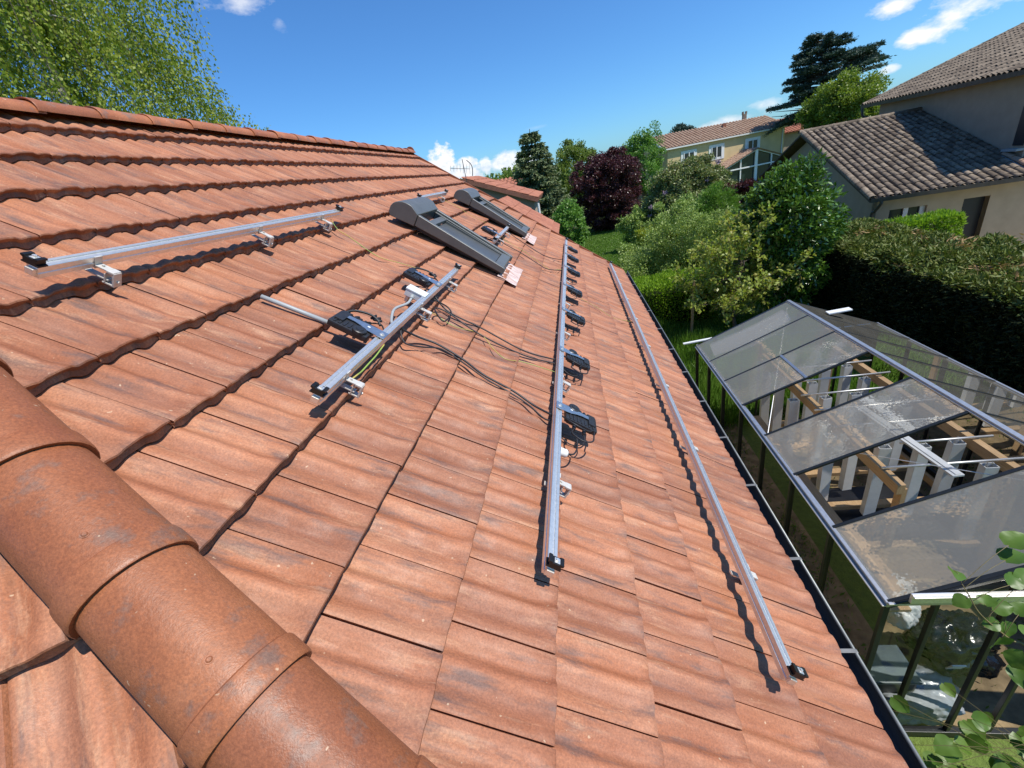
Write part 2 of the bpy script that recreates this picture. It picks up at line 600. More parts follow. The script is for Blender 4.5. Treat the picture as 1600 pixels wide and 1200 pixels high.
def tag(o, label=None, cat=None, group=None, kind=None):
    if label:
        o['label'] = label
    if cat:
        o['category'] = cat
    if group:
        o['group'] = group
    if kind:
        o['kind'] = kind
    return o


def thing(name, label, cat, loc=(0, 0, 0), rot=(0, 0, 0), group=None):
    o = bpy.data.objects.new(name, None)
    COL.objects.link(o)
    o.empty_display_size = 0.2
    o.location = loc
    o.rotation_euler = rot
    return tag(o, label, cat, group)


def copy_tree(o, parent=None):
    c = o.copy()
    COL.objects.link(c)
    c.parent = parent
    for ch in o.children:
        copy_tree(ch, c)
    return c


# frame of the tiled slope: local x runs down the slope, y along the eave, z off the tiles
TH = rad(36.7)
DIST = 1.2
NV = np.array([math.sin(TH), 0, math.cos(TH)])
VD = np.array([math.cos(TH), 0, -math.sin(TH)])
O0 = CAM - DIST * NV
ROOF = Matrix.Translation(Vector(O0)) @ Matrix.Rotation(TH, 4, 'Y')


def RP(v, u, h=0.0):
    return Vector(O0 + v * VD + np.array([0, u, 0]) + h * NV)

# ================================================================== the tiled house
TW, TC, STEP = 0.2417, 0.3563, 0.040
V0 = 1.007


def u_hip(v):
    return 0.425 - 0.351 * v


def bump_(s, c, w):
    t = np.clip(np.abs(s - c) / w, 0, 1)
    return 0.5 + 0.5 * np.cos(np.pi * t)


def prof(s):
    return -0.021 * bump_(s, 0.28, 0.22) - 0.017 * bump_(s, 0.67, 0.17)


def tile_field(name, courses, ujoint0, umin, umax, clip_lo=None, clip_hi=None, parent=None, M=None, ns=22, seed=1, vfront=None, nfine=8):
    rng = np.random.default_rng(seed)
    mb = MB()
    uvs = []
    sgrid = np.unique(np.concatenate([np.linspace(0, 1, ns), [0.012, 0.03, 0.945, 0.962, 0.98]]))
    ns = len(sgrid)
    for k in courses:
        vk = V0 + TC * k
        cl_ = TC
        if vfront and k in vfront:
            cl_ = vfront[k] - (V0 + TC * (k - 1))
            vk = vfront[k]
        par = 0.0 if k % 2 else 0.5
        j0 = int(math.floor((umin - ujoint0) / TW)) - 1
        j1 = int(math.ceil((umax - ujoint0) / TW)) + 1
        av = np.concatenate([np.array([cl_ + 0.04, cl_ * 0.62]), np.linspace(cl_ * 0.36, 0.012, nfine)])
        for j in range(j0, j1):
            us = ujoint0 + (j + par) * TW
            if us > umax or us + TW < umin:
                continue
            lo0 = clip_lo(vk) if clip_lo else umin
            if clip_lo and us + TW < min(clip_lo(vk - cl_), clip_lo(vk)) - 0.02:
                continue
            if clip_hi and us > max(clip_hi(vk - cl_), clip_hi(vk)) + 0.02:
                continue
            dj, dt, dv = rng.normal(0, 0.0014), rng.normal(0, 0.0022), rng.normal(0, 0.0022)
            y = us + sgrid * (TW + 0.006)
            rows = []
            edge = 0.003 * np.clip(1 - sgrid / 0.04, 0, 1) ** 2

            def surf(a, yy=None):
                ss = sgrid
                fd = min(1.0, max(0.0, (a - 0.012) / 0.085))
                fd = fd * fd * (3 - 2 * fd)
                h = -STEP * a / cl_ + prof(ss) * (0.22 + 0.78 * fd) + dj + dt * (ss - 0.5)
                # nose of the tile: rolls puff up a little at the front, a folded facet in the trough
                h = h + 0.007 * bump_(ss, 0.80, 0.17) * max(0, 1 - abs(a - 0.035) / 0.06) + 0.004 * bump_(ss, 0.12, 0.13) * max(0, 1 - abs(a - 0.03) / 0.05)
                tt = max(0.0, 1 - a / 0.10)
                h = h + 0.009 * tt * np.clip((tt * 0.22 - np.abs(ss - 0.46)) / 0.06, 0, 1)
                h = h - edge - 0.020 * np.clip((ss - 0.945) / 0.035, 0, 1)
                return h

            for a in av:
                rows.append((np.full(ns, vk - a + dv), y, surf(a)))
            ht = surf(0.0)
            hlow = -STEP + prof((sgrid + 0.5) % 1.0) * 0.95 + 0.001
            hb = np.minimum(hlow, ht - 0.016)
            rows.append((np.full(ns, vk - 0.003 + dv), y, ht - 0.0015))
            rows.append((np.full(ns, vk + dv), y, ht - 0.006))
            rows.append((np.full(ns, vk - 0.003 + dv), y, ht - 0.011))
            rows.append((np.full(ns, vk - 0.010 + dv), y, ht * 0.45 + hb * 0.55))
            rows.append((np.full(ns, vk - 0.002 + dv), y, hb + 0.010))
            rows.append((np.full(ns, vk + 0.001 + dv), y, hb + 0.005))
            rows.append((np.full(ns, vk - 0.004 + dv), y, hb - 0.001))
            P = np.stack([np.stack(r, -1) for r in rows])      # (rows, ns, 3)
            side = P[:, :1].copy()
            side[..., 2] -= 0.022
            side[..., 1] += 0.008
            P = np.concatenate([side, P], 1)
            if clip_lo:
                lim = clip_lo(P[..., 0])
                if (P[..., 1] < lim).all():
                    continue
                P[..., 1] = np.maximum(P[..., 1], lim)
            else:
                P[..., 1] = np.maximum(P[..., 1], umin)
            if clip_hi:
                lim = clip_hi(P[..., 0])
                if (P[..., 1] > lim).all():
                    continue
                P[..., 1] = np.minimum(P[..., 1], lim)
            else:
                P[..., 1] = np.minimum(P[..., 1], umax)
            a_, b_ = P.shape[:2]
            base = len(mb.v)
            mb.v += [tuple(q) for q in P.reshape(-1, 3).tolist()]
            su_ = np.concatenate([[0.0], sgrid])
            va_ = np.concatenate([av / cl_, np.zeros(a_ - len(av))])
            uvs.append(np.stack([np.tile(su_, a_), np.repeat(va_, b_)], 1))
            for i in range(a_ - 1):
                for q in range(b_ - 1):
                    if max(P[i, q + 1, 1], P[i + 1, q + 1, 1]) - min(P[i, q, 1], P[i + 1, q, 1]) < 1e-5 and q > 0:
                        continue
                    mb.f.append((base + i * b_ + q, base + (i + 1) * b_ + q, base + (i + 1) * b_ + q + 1, base + i * b_ + q + 1))
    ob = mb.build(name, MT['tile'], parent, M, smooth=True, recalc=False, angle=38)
    U = np.concatenate(uvs).astype(np.float32)
    lay = ob.data.uv_layers.new(name='tile')
    li = np.zeros(len(ob.data.loops), np.int32)
    ob.data.loops.foreach_get('vertex_index', li)
    lay.data.foreach_set('uv', U[li].ravel())
    return ob


EAVE_V = 2.185
U_END = 10.02
UJ = 0.0895 + 0.0                                # first joint
house = thing('tiled_house', 'house with red clay tile roof under the photographer, carrying silver rails and two roof windows', 'house')
house['label'] = 'house with a red clay tile roof carrying silver rails and two roof windows'
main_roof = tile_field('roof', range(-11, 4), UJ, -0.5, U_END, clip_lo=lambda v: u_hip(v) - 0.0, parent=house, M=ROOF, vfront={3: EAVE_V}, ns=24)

# the hipped slope in front of the hip
A2 = rad(-47.3)
HIP0 = RP(0, u_hip(0), 0)
SIDE = Matrix.Translation(HIP0) @ Matrix.Rotation(A2, 4, 'Z') @ Matrix.Rotation(TH, 4, 'Y')
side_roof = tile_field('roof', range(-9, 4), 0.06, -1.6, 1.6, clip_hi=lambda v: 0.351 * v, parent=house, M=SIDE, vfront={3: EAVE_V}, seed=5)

# boards under the tiles so that no light leaks through
mb = MB()
ua, ub = u_hip(-3.12), u_hip(EAVE_V)
ov = np.array([[-3.12, ua], [-3.12, U_END - 0.03], [EAVE_V - 0.05, U_END - 0.03], [EAVE_V - 0.05, ub + 0.02]])
mb.prism(ov, VD, (0, 1, 0), NV, RP(0, 0, -0.14), 0.05)
mb.build('roof_deck', MT['wood'], house)
# back slope and the rest of the side slope
APEX = RP(-3.12, 0, 0)
mb = MB()
xr, zr = APEX.x, APEX.z
xe, ze = RP(EAVE_V, 0, 0).x, RP(EAVE_V, 0, 0).z
xb = 2 * xr - xe
dirh = Vector((-math.sin(A2), math.cos(A2), 0))
s1 = Vector((xe, ub, ze)) - dirh * 5.0
mb.add([(xr, ua, zr - .03), (xr, U_END, zr - .03), (xb, U_END, ze - .03), (xb, ua - 3.2, ze - .03)], [(0, 1, 2, 3)])
mb.build('roof', MT['tile'], house)
mb = MB()
mb.add([(xr, ua, zr - .08), (xe, ub, ze - .08), tuple(s1 + Vector((0, 0, -.08))), (xb, ua - 3.2, ze - .08)], [(0, 1, 2, 3)])
mb.build('roof_deck', MT['tile'], house)
# walls
mb = MB()
wall_poly = [(0.62, U_END - 0.3), (0.62, -0.1), (-2.3, -2.8), (-6.6, -1.0), (-7.0, U_END - 0.3)]
mb.prism(wall_poly, (1, 0, 0), (0, 1, 0), (0, 0, 1), (0, 0, 0), 2.42)
mb.add([(-7.0, U_END - .3, 2.4), (0.62, U_END - .3, 2.4), (xr, U_END - .3, zr - .22)], [(0, 1, 2)])
mb.build('wall', MT['render_beige'], house)

# verge trim along the far edge of the slope
mb = MB()
mb.bar(RP(-3.1, U_END + 0.012, -0.028), RP(EAVE_V - .02, U_END + 0.012, -0.028), 0.03, 0.075, NV, 0.006)
mb.build('verge_trim', MT['cap'], house)


def barrel(mb, a, b, upv, r=0.12, rise=0.095, n=18, flat=0.0):
    """one half-round cap from a (upper end) to b (lower end) with a thick band at the lower end"""
    a, b = Vector(a), Vector(b)
    t = (b - a).normalized()
    s = t.cross(Vector(upv)).normalized()
    w = s.cross(t)
    L = (b - a).length
    prof_ = [(-0.05, 0.945, 0.0), (0.25 * L, 0.965, 0.0), (L - 0.085, 0.99, 0.0), (L - 0.068, 0.993, 0.0), (L - 0.064, 1.036, 0), (L - 0.056, 1.050, 0.0),
             (L - 0.010, 1.060, 0.0), (L - 0.003, 1.052, 0.0), (L + 0.0, 1.035, 0.0), (L - 0.002, 0.985, 0.0), (L - 0.004, 0.93, 0.0)]
    rows = []
    for d, k, _ in prof_:
        row = []
        for i in range(n + 1):
            an = math.pi * (-0.07 + 1.14 * i / n)
            row.append(a + t * d + s * (math.cos(an) * r * k) + w * (math.sin(an) * rise * k))
        rows.append([tuple(p) for p in row])
    mb.grid(np.array(rows))


hipd = (RP(1, u_hip(1)) - RP(0, u_hip(0))).normalized()
hip_up = (Vector((0, 0, 1)) - hipd * hipd.z).normalized()
mb = MB()
screws = []
VH = [-0.878 + 0.374 * i for i in range(-7, 9)]
for i in range(len(VH) - 1):
    va, vb = VH[i] + 0.06, VH[i + 1] + 0.06
    if va > EAVE_V - .1 or va < -3.2:
        continue
    vb = min(vb, EAVE_V)
    pa, pb = RP(va, u_hip(va) - 0.012, 0) + hip_up * 0.020, RP(vb, u_hip(vb) - 0.012, 0) + hip_up * 0.022
    barrel(mb, pa, pb, hip_up, 0.122, 0.115)
    screws.append((pa, pb))
hip_cap = mb.build('hip_cap', MT['cap'], house, smooth=True, recalc=True, angle=35)
for pa, pb in screws:
    t = (pb - pa).normalized()
    s = t.cross(hip_up).normalized()
    c = pb - t * 0.125 + hip_up * 0.1125 + s * 0.012
    m2 = MB()
    m2.tube([c - hip_up * .006, c + hip_up * 0.001], 0.0085, 14)
    m2.tube([c + hip_up * .001, c + hip_up * 0.0035], [0.0065, 0.004], 12)
    m2.build('screw', MT['cap'], hip_cap)
mb = MB()
u = ua + 0.02
i = 0
while u < U_END - 0.05:
    e = min(u + 0.405, U_END)
    jz = 0.004 * math.sin(i * 2.3)
    barrel(mb, (xr, e, zr - 0.018 + jz), (xr, u, zr - 0.012 + jz), (0, 0, 1), 0.098, 0.070, 14)
    u += 0.405
    i += 1
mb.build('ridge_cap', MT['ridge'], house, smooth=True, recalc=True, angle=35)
mb = MB()
mb.tube([(xr, U_END - 0.02, zr + 0.02), (xr, U_END + 0.012, zr + 0.02)], 0.086, 20)
mb.build('ridge_end_disc', MT['cap'], house)

# gutter along the eave
MT['bracket'] = plain('weathered_bracket', (0.20, 0.20, 0.19), 0.5, 0.3, 0.2, 20)
mb = MB()
gx, gz, gr = xe + 0.012, ze - 0.052, 0.066
ring = []
for i in range(15):
    an = math.pi * (1.0 + i / 14)
    ring.append((gx + gr * math.cos(an), gz + gr * math.sin(an)))
inner = [(gx + (gr - 0.003) * math.cos(math.pi * (2 - i / 14)), gz + (gr - 0.003) * math.sin(math.pi * (2 - i / 14))) for i in range(15)]
mb.prism(ring + inner, (1, 0, 0), (0, 0, 1), (0, 1, 0), (0, ub + 0.15, 0), U_END + 0.08 - ub - 0.15)
gut = mb.build('gutter', MT['zinc'], house)
mb = MB()
mb.cyl((gx + gr + 0.003, ub + .15, gz + 0.002), (gx + gr + 0.003, U_END + .08, gz + 0.002), 0.0085, 10)
mb.build('gutter_bead', MT['zinc_light'], gut, smooth=True)
yb = 0.42
for k, yb in enumerate([0.45, 1.40, 1.95, 2.62, 3.25, 3.9, 4.6, 5.3, 6.1, 7.0, 7.9, 8.8, 9.6]):
    mb = MB()
    mb.box((gx + 0.022, yb, gz + 0.010), (0.10, 0.020, 0.003), None, 0.001)
    mb.box((gx + gr + 0.003, yb, gz - 0.002), (0.021, 0.022, 0.022), None, 0.006)
    mb.build('gutter_bracket', MT['bracket'], gut)

# ------------------------------------------------------------------ roof windows with external roller shutters


def skylight(u0, label):
    w = 0.745
    e = thing('roof_window', None, None)
    e.matrix_basis = ROOF @ Matrix.Translation((0, u0, 0))
    e.parent = house
    e['label'] = label
    # side outline of the shutter casing: v along, h up
    vt, vb, rise = -1.42, -0.125, 0.045
    def ln(v):       # top of the side rails
        return 0.168 + (0.098 - 0.168) * (v + 1.15) / (vb + 1.15)
    # top box, curved in profile
    pr = []
    for i in range(13):
        an = math.pi * (1.0 - i / 12 * 0.60)
        pr.append((-1.27 + 0.155 * math.cos(an), 0.105 + 0.115 * math.sin(an)))
    pr += [(-1.14, ln(-1.14)), (-1.14, 0.045), (-1.40, 0.03), (-1.425, 0.06)]
    mb = MB()
    mb.prism(pr, (1, 0, 0), (0, 0, 1), (0, 1, 0), (0, -0.012, 0), w + 0.024)
    b = mb.build('shutter_box', MT['shutter'], e, smooth=True, angle=30)
    md = b.modifiers.new('bevel', 'BEVEL')
    md.width = 0.006
    md.segments = 2
    md.limit_method = 'ANGLE'
    for s_ in (0, 1):
        y = 0.0 if s_ == 0 else w - 0.058
        mb = MB()
        pl = [(-1.138, ln(-1.138) - 0.002), (vb, ln(vb)), (vb + 0.016, ln(vb) - 0.012), (vb + 0.016, 0.035), (-1.138, 0.05)]
        mb.prism(pl, (1, 0, 0), (0, 0, 1), (0, 1, 0), (0, y, 0), 0.058)
        b = mb.build('side_rail', MT['shutter'], e)
        md = b.modifiers.new('bevel', 'BEVEL')
        md.width = 0.007
        md.segments = 3
        mb = MB()
        mb.prism([(-1.135, ln(-1.135) - 0.030), (vb - .06, ln(vb - .06) - 0.028), (vb - .06, ln(vb - .06) - 0.034), (-1.135, ln(-1.135) - 0.036)],
                 (1, 0, 0), (0, 0, 1), (0, 1, 0), (0, (0.060 if s_ == 0 else w - 0.068), 0), 0.008)
        mb.build('guide_rail', MT['alu_dull'], b)
    mb = MB()
    mb.prism([(vb - 0.115, ln(vb) - 0.010), (vb - 0.012, ln(vb) - 0.006), (vb - 0.002, ln(vb) - 0.016), (vb - 0.002, 0.035), (vb - 0.115, 0.035)], (1, 0, 0), (0, 0, 1), (0, 1, 0), (0, 0.06, 0), w - 0.12)
    b = mb.build('bottom_rail', MT['shutter'], e)
    md = b.modifiers.new('bevel', 'BEVEL')
    md.width = 0.005
    md.segments = 2
    for q in range(4):
        m2 = MB()
        m2.box((vb - 0.062, 0.13 + 0.0 + q * 0.0, 0.099 - q * 0.0), (0.001, 0.001, 0.001))
    # sash inside: frame bars and pane lying lower than the rails
    mb = MB()
    for y in (0.075, w - 0.105):
        mb.prism([(-1.02, 0.112), (vb - 0.12, 0.072), (vb - .12, 0.04), (-1.02, 0.06)], (1, 0, 0), (0, 0, 1), (0, 1, 0), (0, y, 0), 0.03)
    mb.box((-1.02, w / 2, 0.108), (0.075, w - 0.16, 0.035), None, 0.006)
    sash = mb.build('sash', MT['shutter'], e)
    mb = MB()
    mb.prism([(-0.985, 0.085), (vb - 0.125, 0.062), (vb - .125, 0.056), (-0.985, 0.079)], (1, 0, 0), (0, 0, 1), (0, 1, 0), (0, 0.108, 0), w - 0.216)
    mb.build('pane', MT['slats'], sash)
    mb = MB()
    mb.box((-0.63, w / 2, 0.02), (0.98, w - 0.12, 0.03))
    mb.build('frame', MT['shutter_dark'], e)
    # pleated pale apron below
    rows = []
    ny = 60
    for i in range(7):
        t = i / 6
        row = []
        for j in range(ny + 1):
            y = -0.04 + (w + 0.08) * j / ny
            row.append((vb - 0.03 + t * 0.225, y + 0.02 * t, 0.004 - 0.006 * t + 0.005 * math.sin(j * 1.05) + 0.016 * (prof(np.array([((y / TW) * 1.0) % 1.0]))[0] / 0.017) + 0.004 * math.sin(j * .37 + i)))
        rows.append(row)
    MB().grid(np.array(rows)).build('apron', MT['apron'], e, smooth=True)
    return e


MT['slats'] = plain('grey_slats', (0.085, 0.088, 0.086), 0.38, 0.1, 0.12, 6)
M_ = Mat('dusty_pink_lead')
M_.color(M_.ramp(M_.noise(5.0, 5.0, 0.7, (0.8, 9.0, 1.0)), [(0.35, (0.36, 0.20, 0.16)), (0.5, (0.55, 0.42, 0.38)), (0.7, (0.68, 0.60, 0.57))]))
M_.set(Roughness=0.6)
MT['apron'] = M_.m
skylight(4.50, 'larger looking grey roof window with a roller shutter box, nearer one')
skylight(7.30, 'farther grey roof window with a roller shutter box, beside the low wall')

# ------------------------------------------------------------------ mounting rails


def rail_body(mb, L):
    # extruded profile, top at z=0.105, open slot on top and a step on the sides
    p = [(-.020, .060), (.020, .060), (.020, .078), (.0175, .080), (.0175, .084), (.020, .086), (.020, .103), (.018, .105), (.0055, .105), (.0035, .1015), (-.0035, .1015), (-.0055, .105), (-.018, .105), (-.020, .103), (-.020, .086), (-.0175, .084), (-.0175, .080), (-.020, .078)]
    return mb.prism(p, (1, 0, 0), (0, 0, 1), (0, 1, 0), (0, 0, 0), L)


def hook_mb(mb, sgn=1):
    mb.box((sgn * 0.024, 0, 0.083), (0.006, 0.040, 0.050), None, 0.001)
    mb.box((sgn * 0.052, 0, 0.071), (0.060, 0.040, 0.006), None, 0.0015)
    mb.box((sgn * 0.096, 0, 0.069), (0.034, 0.046, 0.012), None, 0.004)
    mb.box((sgn * 0.111, 0, 0.040), (0.010, 0.044, 0.062), None, 0.003)
    mb.box((sgn * 0.086, 0, 0.012), (0.056, 0.040, 0.007), None, 0.002)
    mb.box((sgn * 0.070, 0.0, 0.034), (0.006, 0.042, 0.040), None, 0.002)
    mb.cyl((sgn * 0.048, 0, 0.074), (sgn * 0.048, 0, 0.081), 0.006, 8)
    mb.cyl((sgn * 0.112, 0, 0.030), (sgn * 0.124, 0, 0.030), 0.007, 8)
    mb.box((sgn * 0.03, 0, 0.028), (0.11, 0.035, 0.005))
    return mb


def clamp(parent, y, dirn):
    mb = MB()
    mb.prism([(-.029, .108), (.029, .108), (.029, .113), (.022, .115), (.022, .127), (.029, .131), (.029, .138), (.016, .138), (.013, .133), (-.013, .133), (-.016, .138), (-.029, .138), (-.029, .131), (-.022, .127), (-.022, .115), (-.029, .113)],
             (1, 0, 0), (0, 0, 1), (0, 1, 0), (0, y - 0.017, 0), 0.034)
    c = mb.build('end_clamp', MT['black_metal'], parent)
    mb = MB()
    mb.box((0.004, y, 0.134), (0.022, 0.022, 0.003), None, 0.001)
    mb.cyl((0.002, y, 0.134), (0.002, y, 0.142), 0.0065, 8)
    mb.build('bolt', MT['alu'], c)
    mb = MB()
    mb.box((0, y - dirn * 0.006, 0.082), (0.030, 0.030, 0.026), None, 0.003)
    mb.build('rail_stop', MT['alu'], c)


RAILS = {}


def rail(key, label, v, u0, u1, hooks, sgn=1, drift=0.0, stops=True, dz=0.0):
    r = thing('mounting_rail', label, 'mounting rail', group='aluminium rails fixed on the roof tiles')
    r.matrix_basis = ROOF @ Matrix.Translation((v, u0, dz)) @ Matrix.Rotation(-drift, 4, 'Z')
    L = u1 - u0
    rail_body(MB(), L).build('rail_profile', MT['alu'], r)
    for h in hooks:
        o = hook_mb(MB(), sgn).build('roof_hook', MT['alu_dull'], r)
        o.scale = (0.86, 0.78, 0.97)
        o.location = (0, h - u0, 0)
    if stops:
        clamp(r, 0.008, 1)
        clamp(r, L - 0.008, -1)
    RAILS[key] = r
    return r


rail('A', 'silver rail high on the left slope, carrying only a black clamp at each end', -1.518, 1.335, 3.60, [1.55, 2.56, 3.30])
RAILS['A']['label'] = 'silver rail with nothing on it, near the ridge, ahead of the first roof window'
rail('B', 'silver rail in mid roof carrying two black microinverters and a white junction box', -0.470, 1.345, 3.70, [1.57, 2.62, 3.37])
rail('C', 'longest silver rail with a whole row of black microinverters hanging beside it', 0.566, 1.03, 9.0, [1.545, 2.60, 3.60, 4.55, 5.6, 6.6, 7.6, 8.6], drift=0.0075)
rail('D', 'bare silver rail nearest the gutter with a scalloped dark shadow beside it', 1.605, 1.02, 9.15, [1.53, 2.6, 3.6, 4.6, 5.6, 6.6, 7.6, 8.6], drift=0.0085)
rail('E', 'short grey rail between the tops of the two roof windows', -1.50, 5.66, 7.02, [5.98, 6.66])
rail('F', 'short rail with one microinverter between the lower ends of the roof windows', -0.417, 5.55, 6.98, [5.9, 6.62])

# ------------------------------------------------------------------ microinverters


def arc_pts(p0, p1, sag, n=12, up=(0, 0, 1)):
    p0, p1, up = Vector(p0), Vector(p1), Vector(up)
    return [p0.lerp(p1, i / n) + up * (sag * math.sin(math.pi * i / n)) for i in range(n + 1)]


def smooth_path(pts, n=8):
    pts = [Vector(p) for p in pts]
    P = [pts[0] * 2 - pts[1]] + pts + [pts[-1] * 2 - pts[-2]]
    out = []
    for i in range(1, len(P) - 2):
        a, b, c, d = P[i - 1], P[i], P[i + 1], P[i + 2]
        for k in range(n):
            t = k / n
            out.append(0.5 * ((2 * b) + (c - a) * t + (2 * a - 5 * b + 4 * c - d) * t * t + (3 * b - 3 * c + d - a) * t ** 3))
    out.append(pts[-1])
    return out


def make_micro(name='microinverter', mirror=1, style=0):
    """local frame: x away from the rail, y along it, z off the roof; origin on the roof below the rail"""
    t = thing(name, None, 'microinverter')
    m = mirror
    # galvanised plate: broad at the rail, tapering outwards
    z = 0.1085
    pl = [(-0.022, -0.040), (0.022, -0.040), (0.075, -0.034), (0.115, -0.014), (0.15, -0.005), (0.225, -0.004), (0.225, 0.024), (0.15, 0.028), (0.06, 0.034), (-0.022, 0.034)]
    MBp = MB().prism(pl, (m, 0, 0), (0, 1, 0), (0, 0, 1), (0, 0, z), 0.003)
    p = MBp.build('mounting_plate', MT['steel'], t)
    mb = MB()
    mb.cyl((0, -0.008, z + .002), (0, -0.008, z + 0.011), 0.0085, 6)
    mb.cyl((0, -0.008, z + .003), (0, -0.008, z + 0.0045), 0.013, 14)
    mb.build('bolt', MT['alu'], p)
    mb = MB()
    mb.box((m * 0.078, 0.006, z + 0.0035), (0.014, 0.010, 0.0012))
    mb.build('sticker', MT['white'], p)
    # body
    mb = MB()
    mb.box((m * 0.150, -0.012, 0.086), (0.205, 0.150, 0.030), None, 0.008)
    mb.box((m * 0.150, -0.012, 0.068), (0.165, 0.115, 0.018), None, 0.005)
    for k in range(7):
        mb.box((m * (0.075 + 0.025 * k), -0.052, 0.1025), (0.012, 0.050, 0.006), None, 0.002)
    for k in range(5):
        mb.box((m * (0.115 + 0.027 * k), 0.046, 0.1035), (0.014, 0.030, 0.009), None, 0.003)
    mb.box((m * 0.215, 0.0, 0.104), (0.045, 0.105, 0.018), None, 0.006)
    b = mb.build('body', MT['black'], t)
    mb = MB()
    y0 = -0.062 if style == 0 else 0.050
    mb.tube([(m * 0.098, y0, 0.098), (m * 0.098, y0, 0.113), (m * 0.098, y0, 0.116)], [0.036, 0.036, 0.032], 24)
    mb.tube([(m * 0.098, y0, 0.115), (m * 0.098, y0, 0.119)], [0.020, 0.018], 18)
    mb.build('round_cover', MT['black'], b, smooth=True, angle=30)
    # connectors and the two flying leads
    cy = -0.088 if style else 0.070
    sg = -1 if style else 1
    for k in range(2):
        mb = MB()
        x = m * (0.11 + 0.065 * k)
        mb.cyl((x, cy, 0.082), (x, cy + sg * 0.045, 0.076), 0.009, 10)
        mb.cyl((x, cy + sg * 0.02, 0.080), (x, cy + sg * 0.030, 0.078), 0.012, 10)
        mb.build('connector', MT['black'], t)
    mb = MB()
    if style:
        mb.tube(smooth_path([(m * 0.11, cy - 0.04, 0.077), (m * 0.10, cy - 0.085, 0.075), (m * 0.16, cy - 0.13, 0.085), (m * 0.22, cy - 0.10, 0.09), (m * 0.235, cy - 0.02, 0.09), (m * 0.24, 0.03, 0.095)]), 0.0045, 8)
        mb.tube(smooth_path([(m * 0.175, cy - 0.04, 0.076), (m * 0.18, cy - 0.11, 0.060), (m * 0.11, cy - 0.155, 0.045), (m * 0.03, cy - 0.13, 0.055), (m * 0.012, cy - 0.05, 0.070)]), 0.0035, 8)
        mb.tube(smooth_path([(m * 0.015, -0.04, 0.075), (m * 0.10, cy - 0.035, 0.105), (m * 0.20, cy - 0.025, 0.100), (m * 0.245, -0.03, 0.098)]), 0.0045, 8)
    else:
        mb.tube(smooth_path([(m * 0.235, 0.045, 0.098), (m * 0.20, 0.098, 0.112), (m * 0.13, 0.125, 0.118), (m * 0.08, 0.118, 0.112), (m * 0.05, 0.095, 0.10)]), 0.0065, 8)
        mb.tube(smooth_path([(m * 0.11, 0.115, 0.076), (m * 0.08, 0.135, 0.082), (m * 0.05, 0.125, 0.09), (m * 0.02, 0.09, 0.085)]), 0.0045, 8)
        mb.tube([(m * 0.105, 0.125, 0.100), (m * 0.075, 0.155, 0.110)], 0.008, 8)
        mb.tube([(m * 0.095, 0.115, 0.105), (m * 0.055, 0.120, 0.116)], 0.007, 8)
        mb.tube([(m * 0.115, 0.125, 0.100), (m * 0.105, 0.165, 0.108)], 0.007, 8)
    mb.build('lead', MT['cable'], t, smooth=True)
    return t


protoC = make_micro(style=1)
ordC = ['just beyond the white cable cap', 'second along from the cable cap', 'third along from the cable cap', 'fourth along from the cable cap',
        'fifth along from the cable cap', 'next to last before the verge', 'last one beside the far verge']
for i, uu in enumerate([2.17, 3.06, 4.14, 5.19, 6.30, 7.36, 8.26]):
    o = protoC if i == 0 else copy_tree(protoC)
    o.matrix_basis = ROOF @ Matrix.Translation((0.566 + 0.0075 * (uu - 1.03), uu, 0.002))
    tag(o, 'black microinverter on the long rail, ' + ordC[i], 'microinverter', 'microinverters hanging on the long rail')
protoB = make_micro(mirror=-1, style=0)
for i, (vv, uu, lb) in enumerate([(-0.470, 1.99, 'black microinverter beside the grey conduit, fixed on a silver rail'), (-0.470, 3.08, 'black microinverter beside the white junction box, on a silver rail'),
                                  (-0.417, 5.98, 'small looking black microinverter between the two roof windows')]):
    o = protoB if i == 0 else copy_tree(protoB)
    o.matrix_basis = ROOF @ Matrix.Translation((vv, uu, 0.002))
    tag(o, lb, 'microinverter', 'microinverters on the upper rails')

# junction box, cable cap, conduit
jb = thing('junction_box', 'white junction box beside the silver rail with two microinverters', 'junction box')
jb.matrix_basis = ROOF @ Matrix.Translation((-0.55, 2.78, 0))
MB().box((0.012, 0.0, 0.074), (0.135, 0.088, 0.046), None, 0.005).build('base', MT['white'], jb)
MB().box((0.012, 0.0, 0.103), (0.140, 0.092, 0.012), None, 0.004).build('lid', MT['white'], jb)
for k, (x, y) in enumerate([(-0.045, -0.032), (-0.045, 0.032), (0.07, -0.032), (0.07, 0.032)]):
    MB().cyl((x, y, 0.108), (x, y, 0.1105), 0.006, 10).build('screw', MT['offwhite'], jb)
MB().cyl((0.0, -0.040, 0.070), (0.006, -0.075, 0.064), 0.013, 12).build('cable_gland', MT['conduit'], jb)
MB().tube(smooth_path([(0.006, -0.07, 0.064), (0.01, -0.16, 0.055), (-0.02, -0.30, 0.045), (0.02, -0.46, 0.05), (0.06, -0.55, 0.06)]), 0.009, 8).build('lead', MT['conduit'], jb, smooth=True)
MB().box((-0.035, 0.0, 0.030), (0.02, 0.05, 0.05)).build('bracket', MT['alu_dull'], jb)

